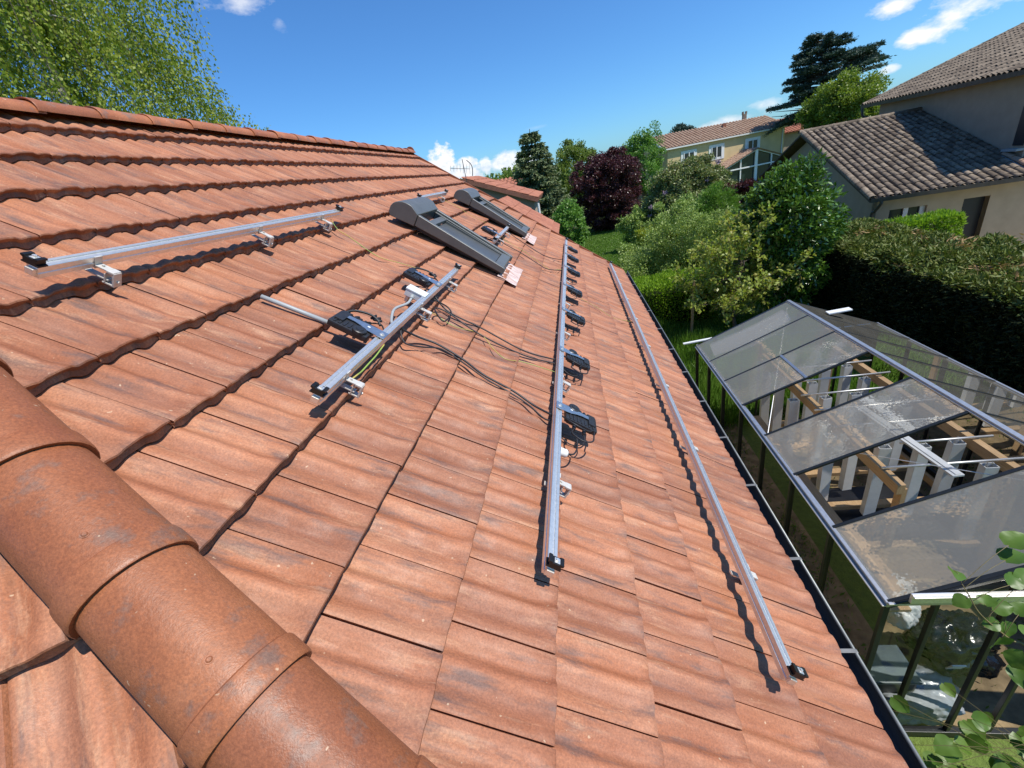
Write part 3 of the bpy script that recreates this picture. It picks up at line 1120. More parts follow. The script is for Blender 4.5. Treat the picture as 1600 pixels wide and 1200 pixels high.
cc = thing('cable_cap', 'white round cable end cap under the nearest microinverter of the long rail', 'cable cap')
cc.matrix_basis = ROOF @ Matrix.Translation((0.566 + 0.035, 1.80, 0.055)) @ Matrix.Rotation(rad(12), 4, 'Z')
MB().tube([(0, 0, 0), (0.012, 0, 0), (0.014, 0, 0), (0.045, 0, 0), (0.052, 0, 0)], [0.026, 0.026, 0.023, 0.023, 0.018], 20).build('cap_body', MT['white'], cc, smooth=True, angle=30)
MB().tube([(-0.012, 0, 0), (0.001, 0, 0)], [0.030, 0.030], 20).build('ring_nut', MT['black'], cc)
MB().tube(smooth_path([(0.05, 0, 0), (0.10, 0.02, 0.0), (0.13, 0.08, 0.01), (0.135, 0.16, 0.025)]), 0.0045, 8).build('lead', MT['cable'], cc, smooth=True)

cond = thing('conduit', 'straight grey plastic conduit coming out from under a tile edge', 'conduit')
cond.matrix_basis = ROOF
MB().tube([(-1.105, 2.00, -0.006), (-1.0, 2.005, 0.002), (-0.70, 2.02, 0.022)], 0.0125, 12).build('pipe', MT['conduit'], cond, smooth=True)
MB().tube([(-0.72, 2.019, 0.021), (-0.66, 2.022, 0.026)], 0.016, 12).build('sleeve', MT['black'], cond, smooth=True)


# cables lying on the tiles
def cable(name, label, pts, r, mat, cat='cable', group=None):
    c = MB().tube(smooth_path([(v, u_, h - (0.007 if h < .022 else 0)) for v, u_, h in pts], 10), r, 7).build(name, mat, None, ROOF, smooth=True)
    return tag(c, label, cat, group)


def yg_material():
    M = Mat('yellow_green_sheath')
    nn_ = M.noise(7.0, 1.0)
    M.color(M.ramp(nn_, [(0.47, (0.46, 0.38, 0.09)), (0.53, (0.26, 0.38, 0.08))]))
    M.set(Roughness=0.45)
    return M.m


MT['yg'] = yg_material()



Y_, K_ = 'yg', 'cable'
CABLES = [
    ('yellow and green earth wire running from the bare upper rail down to a microinverter', [(-1.5, 3.448, 0.05), (-1.42, 3.43, .014), (-1.319, 3.413, 0.01), (-1.031, 3.321, 0.006), (-0.87, 3.403, 0.012), (-0.707, 3.424, 0.03)], 0.0030, Y_),
    ('black cable leaving the junction box rail and crossing straight to the long rail', [(-0.46, 2.98, .06), (-0.441, 2.989, 0.04), (-0.305, 2.937, 0.014), (-0.036, 2.933, 0.018), (0.314, 2.922, 0.015), (0.585, 2.981, 0.04)], 0.0056, K_),
    ('black cable with loose loops below the junction box, then crossing to the long rail', [(-0.433, 2.909, 0.05), (-0.335, 2.956, 0.03), (-0.283, 2.908, 0.02), (-0.293, 2.724, 0.02), (-0.392, 2.826, 0.025), (-0.308, 2.86, 0.03), (-0.015, 2.825, 0.012), (0.321, 2.852, 0.012), (0.587, 2.908, 0.04)], 0.0054, K_),
    ('yellow and green earth wire crossing from the junction box rail to the long rail', [(-0.43, 2.66, .05), (-0.389, 2.769, 0.02), (-0.217, 2.755, 0.01), (-0.032, 2.838, 0.012), (0.101, 2.711, 0.008), (0.203, 2.651, 0.010), (0.333, 2.744, 0.008), (0.592, 2.763, 0.04)], 0.0027, Y_),
    ('thick black cable curving across the tiles towards the nearest microinverter of the long rail', [(-0.47, 2.28, .06), (-0.44, 2.286, 0.04), (-0.354, 2.35, 0.016), (-0.228, 2.373, 0.018), (-0.058, 2.347, 0.016), (0.104, 2.286, 0.014), (0.31, 2.271, 0.012), (0.452, 2.223, 0.012), (0.571, 2.148, 0.04)], 0.0066, K_),
    ('thin black cable lying beside the thick one across the lower tiles', [(-0.45, 2.263, .05), (-0.426, 2.23, 0.03), (-0.38, 2.207, 0.014), (-0.297, 2.262, 0.012), (-0.194, 2.354, 0.010), (-0.053, 2.322, 0.010), (0.12, 2.262, 0.010), (0.314, 2.238, 0.008), (0.425, 2.20, 0.010), (0.526, 2.13, 0.014), (0.58, 2.11, 0.03)], 0.0048, K_),
    ('yellow and green wire between the two roof windows, from the short upper rail', [(-1.48, 6.86, .05), (-1.432, 6.881, 0.014), (-1.231, 6.963, 0.01), (-1.03, 6.842, 0.008), (-0.736, 6.743, 0.03)], 0.0027, Y_),
    ('black cable from the far short rail to the far half of the long rail', [(-0.40, 7.0, .05), (-0.343, 7.02, 0.02), (0.045, 6.84, 0.014), (0.329, 6.832, 0.012), (0.627, 7.156, 0.03)], 0.0056, K_),
    ('black cable from the far short rail, crossed by a yellow wire', [(-0.40, 6.1, .05), (-0.322, 6.115, 0.016), (-0.045, 6.109, 0.014), (0.242, 6.004, 0.012), (0.393, 6.027, 0.012), (0.607, 6.313, 0.03)], 0.0056, K_),
    ('yellow and green wire from the far short rail to the long rail', [(-0.40, 6.35, .05), (-0.332, 6.356, 0.016), (-0.015, 6.323, 0.010), (0.258, 6.157, 0.010), (0.416, 6.08, 0.010), (0.606, 6.4, 0.03)], 0.0028, Y_),
    ('thin yellow wire from the long rail down to the bare rail by the gutter', [(0.62, 5.39, .04), (0.70, 5.385, 0.016), (0.862, 5.385, 0.01), (1.144, 5.359, 0.008), (1.369, 5.296, 0.008), (1.65, 5.46, 0.03)], 0.0027, Y_),
    ('short bright yellow and green wire tied under the rail end near the conduit', [(-0.43, 1.585, 0.07), (-0.425, 1.62, 0.075), (-0.430, 1.688, 0.055), (-0.430, 1.759, 0.062), (-0.432, 1.851, 0.065), (-0.440, 1.967, 0.075)], 0.0040, Y_),
]
for lb, pts, r_, mk in CABLES:
    cable('earth_wire' if mk == Y_ else 'black_cable', lb, pts, r_, MT[mk], 'wire' if mk == Y_ else 'cable', 'wires and cables lying across the tiles')

# ================================================================== greenhouse beside the eave
GX0, GX1, GXR = 1.95, 4.85, 3.40
GY0, BAY, NB = 2.29, 0.7245, 7
GY1 = GY0 + BAY * NB
GZE, GZR, GZB = 1.785, 2.40, 0.06
gh = thing('greenhouse', 'aluminium greenhouse with clear and hammered glass panes beside the roof', 'greenhouse', (GXR, (GY0 + GY1) / 2, 0))


def gpart(mb, name, mat, parent=None, **kw):
    o = mb.build(name, mat, None, Matrix.Identity(4), **kw)
    p = parent or gh
    o.parent = p
    if p is gh:
        o.location = -Vector(gh.location)
    return o


for x in (GX0, GX1):
    mb = MB()
    mb.box((x, (GY0 + GY1) / 2, GZE), (0.030, GY1 - GY0 + .03, 0.045), None, 0.004)
    mb.box((x + (0.028 if x < GXR else -0.028), (GY0 + GY1) / 2, GZE + 0.006), (0.020, GY1 - GY0 + .02, 0.016), None, 0.003)
    mb.box((x - (0.028 if x < GXR else -0.028), (GY0 + GY1) / 2, GZE - 0.012), (0.026, GY1 - GY0 + .03, 0.010), None, 0.003)
    gpart(mb, 'eave_bar', MT['frame'])
    mb = MB()
    mb.box((x, (GY0 + GY1) / 2, GZB), (0.05, GY1 - GY0, 0.07), None, 0.004)
    gpart(mb, 'base_rail', MT['frame_dark'])
mb = MB()
mb.box((GXR, (GY0 + GY1) / 2, GZR + 0.008), (0.050, GY1 - GY0 + .03, 0.030), None, 0.004)
mb.box((GXR - 0.030, (GY0 + GY1) / 2, GZR - 0.002), (0.018, GY1 - GY0 + .03, 0.014), None, 0.003)
mb.box((GXR + 0.030, (GY0 + GY1) / 2, GZR - 0.002), (0.018, GY1 - GY0 + .03, 0.014), None, 0.003)
gpart(mb, 'ridge_bar', MT['frame'])
slope_n = {0: Vector((-(GZR - GZE), 0, GXR - GX0)).normalized(), 1: Vector(((GZR - GZE), 0, GXR - GX0)).normalized()}
for side, x in ((0, GX0), (1, GX1)):
    nrm = slope_n[side]
    for i in range(NB + 1):
        y = GY0 + BAY * i
        mb = MB()
        mb.bar((x, y, GZE + .012), (GXR, y, GZR + .004), 0.030, 0.022, nrm, 0.003)
        gpart(mb, 'glazing_bar', MT['frame_dark'])
        mb = MB()
        mb.box((x, y, (GZE + GZB) / 2), (0.036, 0.024, GZE - GZB - .05), None, 0.003)
        mb.box((x - (0.02 if side == 0 else -.02), y, (GZE + GZB) / 2), (0.008, 0.030, GZE - GZB - .05))
        gpart(mb, 'post', MT['frame_dark'])
        if i < NB:
            clear = i in (1, 3)          # counted from the photographer's end
            if side == 1:
                clear = True
            off = nrm * (0.004 + 0.0012 * i)
            a = Vector((x, y + .012, GZE + .012)) + off
            b = Vector((GXR, y + .012, GZR + .002)) + off
            dy = Vector((0, BAY - .024, 0))
            th_ = nrm * 0.004
            mb = MB()
            mb.add([a, b, b + dy, a + dy], [(0, 1, 2, 3)])
            if not (clear and side == 0):
                gpart(mb, 'roof_pane', MT['glass_far'] if side else (MT['glass'] if clear else MT['glass_tex']), recalc=False)
            mb = MB()
            mb.add([(x, y + .012, GZB + .03), (x, y + BAY - .012, GZB + .03), (x, y + BAY - .012, GZE - .02), (x, y + .012, GZE - .02)], [(0, 1, 2, 3)])
            gpart(mb, 'side_pane', MT['glass'], recalc=False)
# roof vent crossbar in one bay of the near slope, with its thin stay
mb = MB()
y = GY0 + BAY * 4
pm = Vector((GX0 + (GXR - GX0) * 0.52, y, GZE + (GZR - GZE) * 0.52 + .015))
mb.bar(pm, pm + Vector((0, BAY, 0)), 0.032, 0.02, slope_n[0], 0.003)
gpart(mb, 'vent_bar', MT['frame'])
mb = MB()
mb.tube([(GX0 + 0.05, GY0 + BAY * 3.05, GZE - .02), (GXR - 0.06, GY1 - 0.12, GZR - .05)], 0.006, 6)
gpart(mb, 'brace', MT['alu'])
mb = MB()
mb.tube([(GX0 + 0.06, GY0 + BAY * 3.0, GZE - .03), (GXR + .3, GY0 + 0.5, GZR - .20)], 0.004, 6)
gpart(mb, 'brace', MT['alu'])
# gable ends
for y, nearend in ((GY0, True), (GY1, False)):
    sgn = -1 if nearend else 1
    mb = MB()
    mb.bar((GX0, y + sgn * .012, GZE), (GXR, y + sgn * .012, GZR), 0.035, 0.03, (0, 0, 1), 0.003)
    mb.bar((GX1, y + sgn * .012, GZE), (GXR, y + sgn * .012, GZR), 0.035, 0.03, (0, 0, 1), 0.003)
    gpart(mb, 'gable_rafter', MT['frame_dark'])
    mb = MB()
    mb.box((GXR, y, GZB), (GX1 - GX0, 0.05, 0.07), None, 0.004)
    gpart(mb, 'base_rail', MT['frame_dark'])
    mb = MB()
    mb.box((GXR, y + sgn * .02, GZE + .02), (GX1 - GX0 + .02, 0.02, 0.02), None, 0.002)
    gpart(mb, 'tie_bar', MT['frame'])
    for k, px in enumerate((2.265, 2.71, 3.02, 3.70, 4.30)):
        top = GZE + (GZR - GZE) * (1 - abs(px - GXR) / 1.45)
        mb = MB()
        mb.box((px, y, (top + GZB) / 2), (0.030, 0.036, top - GZB), None, 0.003)
        gpart(mb, 'post', MT['frame_dark'])
    xs = [GX0, 2.265, 2.71, 3.02, 3.70, 4.30, GX1]
    for k in range(6):
        xa, xb_ = xs[k] + .016, xs[k + 1] - .016
        ta = GZE + (GZR - GZE) * (1 - abs(xa - GXR) / 1.45)
        tb = GZE + (GZR - GZE) * (1 - abs(xb_ - GXR) / 1.45)
        mb = MB()
        vs = [(xa, y, GZB + .03), (xb_, y, GZB + .03), (xb_, y, tb - .02), (xa, y, ta - .02)]
        mb.add(vs, [(0, 1, 2, 3)])
        if not (nearend and k in (2, 3)):
            gpart(mb, 'end_pane', MT['glass'], recalc=False)
# bright door track across the near gable and the bars that stick out
mb = MB()
mb.box((3.42, GY0 - 0.05, 1.90), (2.75, 0.022, 0.085), None, 0.004)
mb.box((3.42, GY0 - 0.066, 1.935), (2.75, 0.03, 0.012), None, 0.003)
gpart(mb, 'door_track', MT['alu'])
mb = MB()
mb.bar((1.72, GY1 + .05, GZE + .06), (2.22, GY1 + .05, GZE + .10), 0.05, 0.022, (0, 0, 1), 0.003)
gpart(mb, 'tie_bar', MT['white'])
mb = MB()
mb.bar((3.80, 6.95, 2.27), (4.12, 6.93, 2.30), 0.12, 0.02, (0, 0, 1), 0.003)
gpart(mb, 'vent_flap', MT['white'])
# a white plastic sheet lying inside the last bay
mb = MB()
rows = []
for i in range(9):
    t = i / 8
    row = []
    for j in range(13):
        s_ = j / 12
        row.append((GX0 + .18 + 1.15 * t, GY1 - .10 - .36 * s_ - 0.08 * math.sin(3 * t), GZE - .045 + (GZR - GZE) * (0.12 + 0.79 * t) - 0.12 * s_ * s_ + 0.02 * math.sin(9 * s_ + 4 * t)))
    rows.append(row)
sheet = MB().grid(np.array(rows)).build('plastic_sheet', MT['white'], None, smooth=True)
tag(sheet, 'white plastic sheet hanging under the far glass bay of the greenhouse', 'plastic sheet')

# ------------------------------------------------------------------ what stands inside
tr = thing('timber_trestle', 'pale timber trestle with two long top beams inside the greenhouse', 'trestle', (3.5, 5.4, 0))


def tpart(mb, name, mat=None):
    o = mb.build(name, mat or MT['wood'], tr, Matrix.Translation(-Vector(tr.location)))
    return o


for bx in (2.98, 4.10):
    mb = MB()
    mb.box((bx, 5.45, 1.52), (0.075, 3.45, 0.12), None, 0.004)
    tpart(mb, 'top_beam')
    for by in (3.80, 5.45, 7.08):
        mb = MB()
        mb.box((bx + (0.06 if bx < 3.5 else -.06), by, 0.75), (0.045, 0.095, 1.50), None, 0.003)
        tpart(mb, 'leg')
for by in (3.95, 4.62, 5.28, 5.95, 6.62):
    mb = MB()
    mb.box((3.5, by, 0.48), (1.75, 0.10, 0.055), None, 0.003)
    tpart(mb, 'crosspiece')
for bx in (2.60, 4.36):
    mb = MB()
    mb.box((bx, 5.3, 0.42), (0.045, 3.2, 0.10), None, 0.003)
    tpart(mb, 'bottom_rail')
mb = MB()
mb.box((3.40, 4.45, 0.30), (1.5, 1.25, 0.16), None, 0.02)
tray = mb.build('water_tray', MT['dark_paint'], None)
tag(tray, 'dark tray lying under the white grow channels inside the greenhouse', 'tray')

# towers of white square channel hanging from rods
tower0 = None
RODS = [(3.98, 3.0, 4.22), (4.38, 3.42, 4.20), (4.80, 2.95, 4.20), (5.21, 2.93, 4.2), (5.62, 2.95, 4.18), (6.03, 3.0, 4.19), (6.45, 3.3, 4.19)]
rod_lb = ['nearest the door end', 'second from the door end', 'third from the door end', 'in the middle of the trestle', 'third from the far end', 'second from the far end', 'nearest the far end']
for k, (y, xa, xb_) in enumerate(RODS):
    mb = MB().tube([(xa - .06, y, 1.605), (xb_ + .06, y, 1.605)], 0.014, 10)
    r = mb.build('metal_rod', MT['alu'], None, smooth=True)
    tag(r, 'thin silver rod across the timber trestle, ' + rod_lb[k], 'rod', 'rods across the trestle in the greenhouse')


def make_tower():
    t = thing('grow_channel', None, 'grow channel')
    a, h, w_ = 0.060, 1.02, 0.0035
    mb = MB()
    for sx_ in (-1, 1):
        mb.box((sx_ * (a - w_), 0, h / 2), (w_ * 2, 2 * a * 0.72, h), None, 0.001)
        mb.box((0, sx_ * (a * 0.72 - w_), h / 2 - .001), (2 * a - 4 * w_, w_ * 2, h - .002), None, 0.001)
    mb.build('channel', MT['white'], t)
    mb = MB()
    pts = [(0, 0.03, h - .06), (0, 0.03, h + 0.02), (0, 0.022, h + .05), (0, 0.0, h + .062), (0, -.018, h + .05), (0, -.02, h + .03)]
    mb.tube(smooth_path(pts, 5), 0.004, 6)
    mb.build('hook', MT['alu'], t, smooth=True)
    return t


TW_POS = [(2.84, 4.72, 'alone at the aisle edge'), (2.80, 5.62, 'middle one of the aisle edge'), (2.80, 6.05, 'second from the far end of the aisle edge'), (2.80, 6.48, 'farthest of the aisle edge'),
          (3.22, 4.42, 'nearest one just behind the front beam'), (3.22, 4.90, 'second one behind the front beam'), (3.22, 5.62, 'third one behind the front beam'), (3.24, 6.05, 'fourth one behind the front beam'), (3.26, 6.48, 'farthest one behind the front beam'),
          (3.62, 4.40, 'nearest of the middle row'), (3.62, 4.98, 'second of the middle row'), (3.62, 5.62, 'third of the middle row'), (3.62, 6.45, 'farthest of the middle row'),
          (3.95, 3.99, 'first of the back row, at the door end'), (3.95, 4.42, 'second of the back row'), (3.95, 5.22, 'third of the back row'), (3.95, 6.05, 'fourth of the back row'), (3.95, 6.47, 'farthest of the back row')]
for k, (x, y, lb) in enumerate(TW_POS):
    if k == 0:
        tower0 = make_tower()
    o = tower0 if k == 0 else copy_tree(tower0)
    o.location = (x, y, 0.52)
    o.rotation_euler = (rad(random.uniform(-1.2, 1.2)), rad(random.uniform(-1.2, 1.2)), rad(random.uniform(-8, 8)))
    tag(o, 'white plastic grow channel, ' + lb, 'grow channel', 'white channels hanging in the greenhouse')
bd = MB()
bd.bar((3.36, 5.15, 1.640), (3.47, 3.74, 1.640), 0.11, 0.022, (0, 0, 1), 0.003)
bd.bar((3.362, 5.14, 1.655), (3.472, 3.75, 1.655), 0.05, 0.010, (0, 0, 1), 0.002)
tag(bd.build('white_board', MT['white'], None), 'long white plastic profile lying across the silver rods', 'board')
# raised bed board along the eave side
rb = thing('raised_bed', 'long pale board of a raised bed behind the side glass of the greenhouse', 'raised bed', (2.28, 4.6, 0))
MB().box((0.0, 0.0, 0.94), (0.035, 3.5, 0.26), None, 0.004).build('side_board', MT['wood'], rb)
for y in (-1.6, 0, 1.6):
    MB().box((0.045, y, 0.52), (0.05, 0.07, 1.04), None, 0.003).build('leg', MT['wood'], rb)
MB().box((0.20, 0, 0.86), (0.36, 3.46, 0.03)).build('bottom_board', MT['wood'], rb)


# bags and boxes near the door
def lump(name, c, r, seed, mat, parent=None, squash=(1, 1, 1), amp=0.18, crease=9.0):
    from mathutils import noise as mn
    bm = bmesh.new()
    bmesh.ops.create_icosphere(bm, subdivisions=5, radius=1.0)
    off = Vector((seed * 3.7, seed * 1.3, seed * 2.1))
    for p in bm.verts:
        d = p.co.normalized()
        q = d + off
        k = 1 + amp * (0.9 * mn.noise(q * 1.3) + 0.45 * (0.5 - abs(mn.noise(q * 2.6))) + 0.30 * (0.4 - abs(mn.noise(q * 5.5 + d))) + 0.12 * mn.noise(q * 11))
        p.co = Vector((d.x * r * squash[0] * k, d.y * r * squash[1] * k, max(-0.8, d.z) * r * squash[2] * k)) + Vector(c)
    mb = MB()
    bm.verts.index_update()
    mb.add([p.co for p in bm.verts], [[q.index for q in f.verts] for f in bm.faces])
    bm.free()
    return mb.build(name, mat, parent, smooth=True)


tag(lump('bin_bag', (3.12, 2.86, 0.40), 0.26, 3, MT['bag'], squash=(1.1, 0.9, 1.05), amp=0.55), 'shiny black bin bag with a pale label behind the open greenhouse end', 'bin bag')
tag(MB().box((2.93, 2.62, 0.42), (0.11, 0.012, 0.17), Matrix.Rotation(rad(20), 3, 'X'), 0.002).build('paper_label', MT['offwhite'], None), 'pale paper label standing against the black bin bag', 'label')
tag(lump('plastic_sack', (2.55, 2.55, 0.17), 0.27, 9, MT['sack'], squash=(1.25, .85, .62), amp=0.5), 'pale plastic sack lying on the ground by the greenhouse corner', 'sack')
tag(lump('plastic_sack', (2.72, 3.05, 0.62), 0.15, 12, MT['offwhite'], squash=(0.9, .8, 1.0), amp=0.55), 'crumpled white plastic sack behind the greenhouse corner post', 'sack')
bn = thing('storage_bin', 'black storage bin with a blue grey lid in the greenhouse corner', 'storage bin', (2.33, 2.62, 0.06))
MB().box((0, 0, 0.20), (0.42, 0.30, 0.40), None, 0.02).build('bin_body', MT['black'], bn)
MB().box((0, 0, 0.415), (0.46, 0.34, 0.03), None, 0.012).build('lid', plain('blue_grey_lid', (0.10, 0.13, 0.14), 0.4, 0, 0.1, 12), bn)

# ================================================================== canal tile roofs


def canal(name, o, eu, ev, nrm, Lu, Lv, mat, parent=None, per=0.205, course=0.36, amp=0.064, clip=None, seed=1, nseg=8):
    """o: top corner; eu along the eave, ev down the slope; every tile is an island"""
    rng = np.random.default_rng(seed)
    o, eu, ev, nrm = [np.array(q, float) for q in (o, eu, ev, nrm)]
    nu, nv = int(Lu / per), int(math.ceil(Lv / course))
    per = Lu / nu
    verts, faces = [], []
    for i in range(nu):
        for j in range(nv):
            u0, v1 = i * per, (j + 1) * course
            va, vb = j * course - 0.05, min(v1, Lv)
            if va > Lv:
                continue
            if clip and not clip(u0 + per / 2, (va + vb) / 2):
                continue
            du, dh, tw = rng.normal(0, 0.004), rng.normal(0, 0.003), rng.normal(0, 0.008)
            base = len(verts)
            for a, t in ((va, 0.0), (vb, 1.0)):
                for k in range(nseg + 1):
                    an = math.pi * k / nseg
                    w = per * 0.36 * (1.0 + 0.14 * t)
                    h = 0.03 + amp * math.sin(an) * (1.0 + 0.1 * t) + dh + 0.016 * t
                    p = o + eu * (u0 + per * .5 + w * math.cos(an) + du + tw * (t - .5)) + ev * a + nrm * h
                    verts.append(p)
            for k in range(nseg):
                faces.append((base + k, base + k + 1, base + nseg + 1 + k + 1, base + nseg + 1 + k))
            b2 = len(verts)
            for k in range(nseg + 1):
                an = math.pi * k / nseg
                p0 = verts[base + nseg + 1 + k]
                verts.append(p0 - nrm * 0.010 - eu * (math.cos(an) * 0.008))
            for k in range(nseg):
                faces.append((base + nseg + 1 + k, base + nseg + 1 + k + 1, b2 + k + 1, b2 + k))
            # trough between covers
            b3 = len(verts)
            for a, t in ((va, 0.0), (vb, 1.0)):
                for k in range(5):
                    an = math.pi * k / 4
                    p = o + eu * (u0 + per * (0.5 + 0.5) - per * 0.34 * math.cos(an)) + ev * a + nrm * (0.035 - 0.035 * math.sin(an) + 0.018 * t)
                    verts.append(p)
            for k in range(4):
                faces.append((b3 + k, b3 + k + 1, b3 + 5 + k + 1, b3 + 5 + k))
    mb = MB()
    mb.add(verts, faces)
    # backing slab
    sl_ = MB()
    ob = mb.build(name, mat, parent, smooth=True, recalc=False, angle=50)
    return ob


def half_barrels(mb, a, b, upv, r=0.11, step=0.4):
    a, b = Vector(a), Vector(b)
    L = (b - a).length
    t = (b - a).normalized()
    k = 0.0
    while k < L - 0.05:
        barrel(mb, a + t * k, a + t * min(k + step, L), upv, r, r * 0.8, 10)
        k += step
    return mb


# --------------------------------- the neighbouring house: tall block and lower wing
nb = thing('neighbour_house', 'neighbouring house with weathered grey canal tiles, a tall block and a lower wing', 'house', (11, 18, 0))
NBI = Matrix.Translation(-Vector(nb.location))
ex = np.array([0.9936, -0.1132, 0.0])            # along its eave
ey = np.array([0.1132, 0.9936, 0.0])             # into depth
ezv = np.array([0, 0, 1.0])
E0 = np.array([8.79, 14.76, 2.60])               # outer eave corner of the wing
P17 = math.atan(2.02 / 6.37)
evw = -ey * math.cos(P17) + np.array([0, 0, -math.sin(P17)])
nw = ey * -math.sin(P17) + np.array([0, 0, math.cos(P17)])
Lw = 6.37 / math.cos(P17)
wing_ridge = E0 + ey * 6.37 + ezv * 2.02
LX = 4.05
canal('wing_roof', wing_ridge, ex, evw, nw, LX, Lw, MT['canal_grey'], nb, seed=3).matrix_basis = NBI


def npart(mb, name, mat, **kw):
    return mb.build(name, mat, nb, NBI, **kw)


def nprism(name, poly, mat, o, depth, a=ex, b=ezv, c=ey):
    return npart(MB().prism(poly, a, b, c, o, depth), name, mat)


mb = MB()
half_barrels(mb, wing_ridge + ezv * .05, wing_ridge + ex * LX + ezv * .05, (0, 0, 1), 0.13)
npart(mb, 'ridge_tiles', MT['canal_grey'], smooth=True)
mb = MB()
half_barrels(mb, wing_ridge + ex * .06 + nw * .06, wing_ridge + ex * .06 + evw * Lw + nw * .06, nw, 0.10)
npart(mb, 'verge_tiles', MT['canal_grey'], smooth=True)
# slab under the tiles, boards of the overhang
mb = MB()
mb.prism([(0, 0), (Lw - .02, 0), (Lw - .02, -.07), (0, -.07)], evw, nw, ex, wing_ridge + ex * .02, LX)
mb.prism([(0, 0), (Lw - .02, 0), (Lw - .02, -.07), (0, -.07)], ey * math.cos(P17) + np.array([0, 0, -math.sin(P17)]), ey * math.sin(P17) + np.array([0, 0, math.cos(P17)]), ex, wing_ridge + ex * .02, LX)
npart(mb, 'roof_deck', MT['bark'])
# wing walls: front wall set back under the eave, gable wall
W0 = E0 + ex * 0.45 + ey * 0.50
mb = MB()
zt = 2.60 + 0.10
mb.prism([(0, 0), (0, zt), (11.6 / 2, zt + 1.75), (11.6, zt - .05), (11.6, 0)], ey, ezv, ex, np.array([W0[0], W0[1], 0]), 0.25)
npart(mb, 'gable_wall', MT['render_grey'])
mb = MB()
DX0, DX1, WX0, WX1 = 2.20, 2.82, 0.35, 1.31
wz0, wz1 = 1.30, 2.16
A_ = lambda s0, s1_, z0, z1: mb.prism([(s0, z0), (s1_, z0), (s1_, z1), (s0, z1)], ex, ezv, ey, np.array([W0[0], W0[1], 0]) - ey * 0.002, 0.28)
A_(0.0, WX0, 0, zt - .1)
A_(WX0, WX1, 0, wz0)
A_(WX0, WX1, wz1, zt - .1)
A_(WX1, DX0, 0, zt - .1)
A_(DX0, DX1, 2.18, zt - .1)
A_(DX1, 9.0, 0, zt - .1)
npart(mb, 'front_wall', MT['render_beige'])
dr = npart(MB().prism([(DX0, 0), (DX1, 0), (DX1, 2.18), (DX0, 2.18)], ex, ezv, ey, np.array([W0[0], W0[1], 0]) + ey * 0.18, 0.05), 'door', MT['dark_paint'])
npart(MB().prism([(WX0, wz0), (WX1, wz0), (WX1, wz1), (WX0, wz1)], ex, ezv, ey, np.array([W0[0], W0[1], 0]) + ey * 0.16, 0.02), 'window', MT['win'])
mb = MB()
for s0, s1_ in ((WX0, WX0 + .05), ((WX0 + WX1) / 2 - .06, (WX0 + WX1) / 2 + .06), (WX1 - .12, WX1)):
    mb = MB()
    mb.prism([(s0, wz0), (s1_, wz0), (s1_, wz1), (s0, wz1)], ex, ezv, ey, np.array([W0[0], W0[1], 0]) + ey * 0.10, 0.05)
    npart(mb, 'window_post', MT['white_paint'])
mb = MB()
mb.prism([(DX1, 0), (DX1 + .012, 0), (DX1 + .012, 2.2), (DX1, 2.2)], ex, ezv, ey, np.array([W0[0], W0[1], 0]) - ey * .01, 0.19)
npart(mb, 'door_frame', MT['render_beige'])
mb = MB()
mb.prism([(0, 0), (0.07, 0), (0.10, 0.10), (0.115, 0.10), (0.085, -.015), (-.0, -.015)], -ey, ezv, ex, E0 + ezv * -.045 + ex * .0 + ey * 0.02, 6.0)
npart(mb, 'gutter', MT['zinc'])
mb = MB()
dp = E0 + ex * 0.30 - ezv * 0.02
mb.tube(smooth_path([dp, dp - ezv * .12, dp + ey * .25 - ezv * .35, dp + ey * .42 - ezv * .5, dp + ey * .43 - ezv * 1.4, dp + ey * .43 - ezv * 2.5]), 0.045, 10)
npart(mb, 'downpipe', MT['zinc'], smooth=True)

# tall block: its wall faces the photographer's house
T0 = np.array([12.80, 14.3, 0]) + ey * 0.95       # near end of the wall, beside the wing's eave
tall_len = 8.50
ZT = 5.22
mb = MB()
mb.prism([(0, 0), (tall_len, 0), (tall_len, ZT + .05), (0, ZT + .05)], ey, ezv, ex, T0, 9.0)
npart(mb, 'tall_wall', MT['render_grey'])
P2 = math.atan(0.33)
te = T0 - ex * 0.50 + ey * (tall_len + 0.45) + ezv * (ZT - .02)   # far eave corner
evt = -ex * math.cos(P2) - ezv * math.sin(P2)
nt = -ex * math.sin(P2) + ezv * math.cos(P2)
LT = 6.2
top = te - evt * LT
Lrun = tall_len + 0.9


def hipclip(u_, v_):
    # u_ measured from the far end; the far end is hipped
    return True


canal('tall_roof', top, -ey, evt, nt, Lrun, LT, MT['canal_grey'], nb, seed=8).matrix_basis = NBI
mb = MB()
mb.prism([(0, 0), (LT - .02, 0), (LT - .02, -.08), (0, -.08)], evt, nt, -ey, top, Lrun)
mb.prism([(0, 0), (LT - .02, 0), (LT - .02, -.08), (0, -.08)], ex * math.cos(P2) - ezv * math.sin(P2), ex * math.sin(P2) + ezv * math.cos(P2), -ey, top, Lrun)
npart(mb, 'roof_deck', MT['bark'])
mb = MB()
half_barrels(mb, top + nt * .06 - ey * .05, te + nt * .06 - ey * .05, nt, 0.10)
npart(mb, 'verge_tiles', MT['canal_grey'], smooth=True)
mb = MB()
mb.prism([(0, 0), (0.07, 0), (0.10, 0.11), (0.115, 0.11), (0.085, -.015), (0, -.015)], -ex, ezv, -ey, te - ezv * .06 + ex * .03, Lrun)
npart(mb, 'gutter', MT['zinc'])
mb = MB()
d0 = te - ey * .12 - ezv * .03 - ex * .03
mb.tube(smooth_path([d0, d0 - ezv * .15, d0 - ezv * .35 + ex * .05, d0 - ezv * .45 + ex * .22, d0 - ezv * .52 + ex * .42 - ey * .10, d0 - ezv * .7 + ex * .46 - ey * .3, d0 - ezv * 2.5 + ex * .46 - ey * .3]), 0.045, 10)
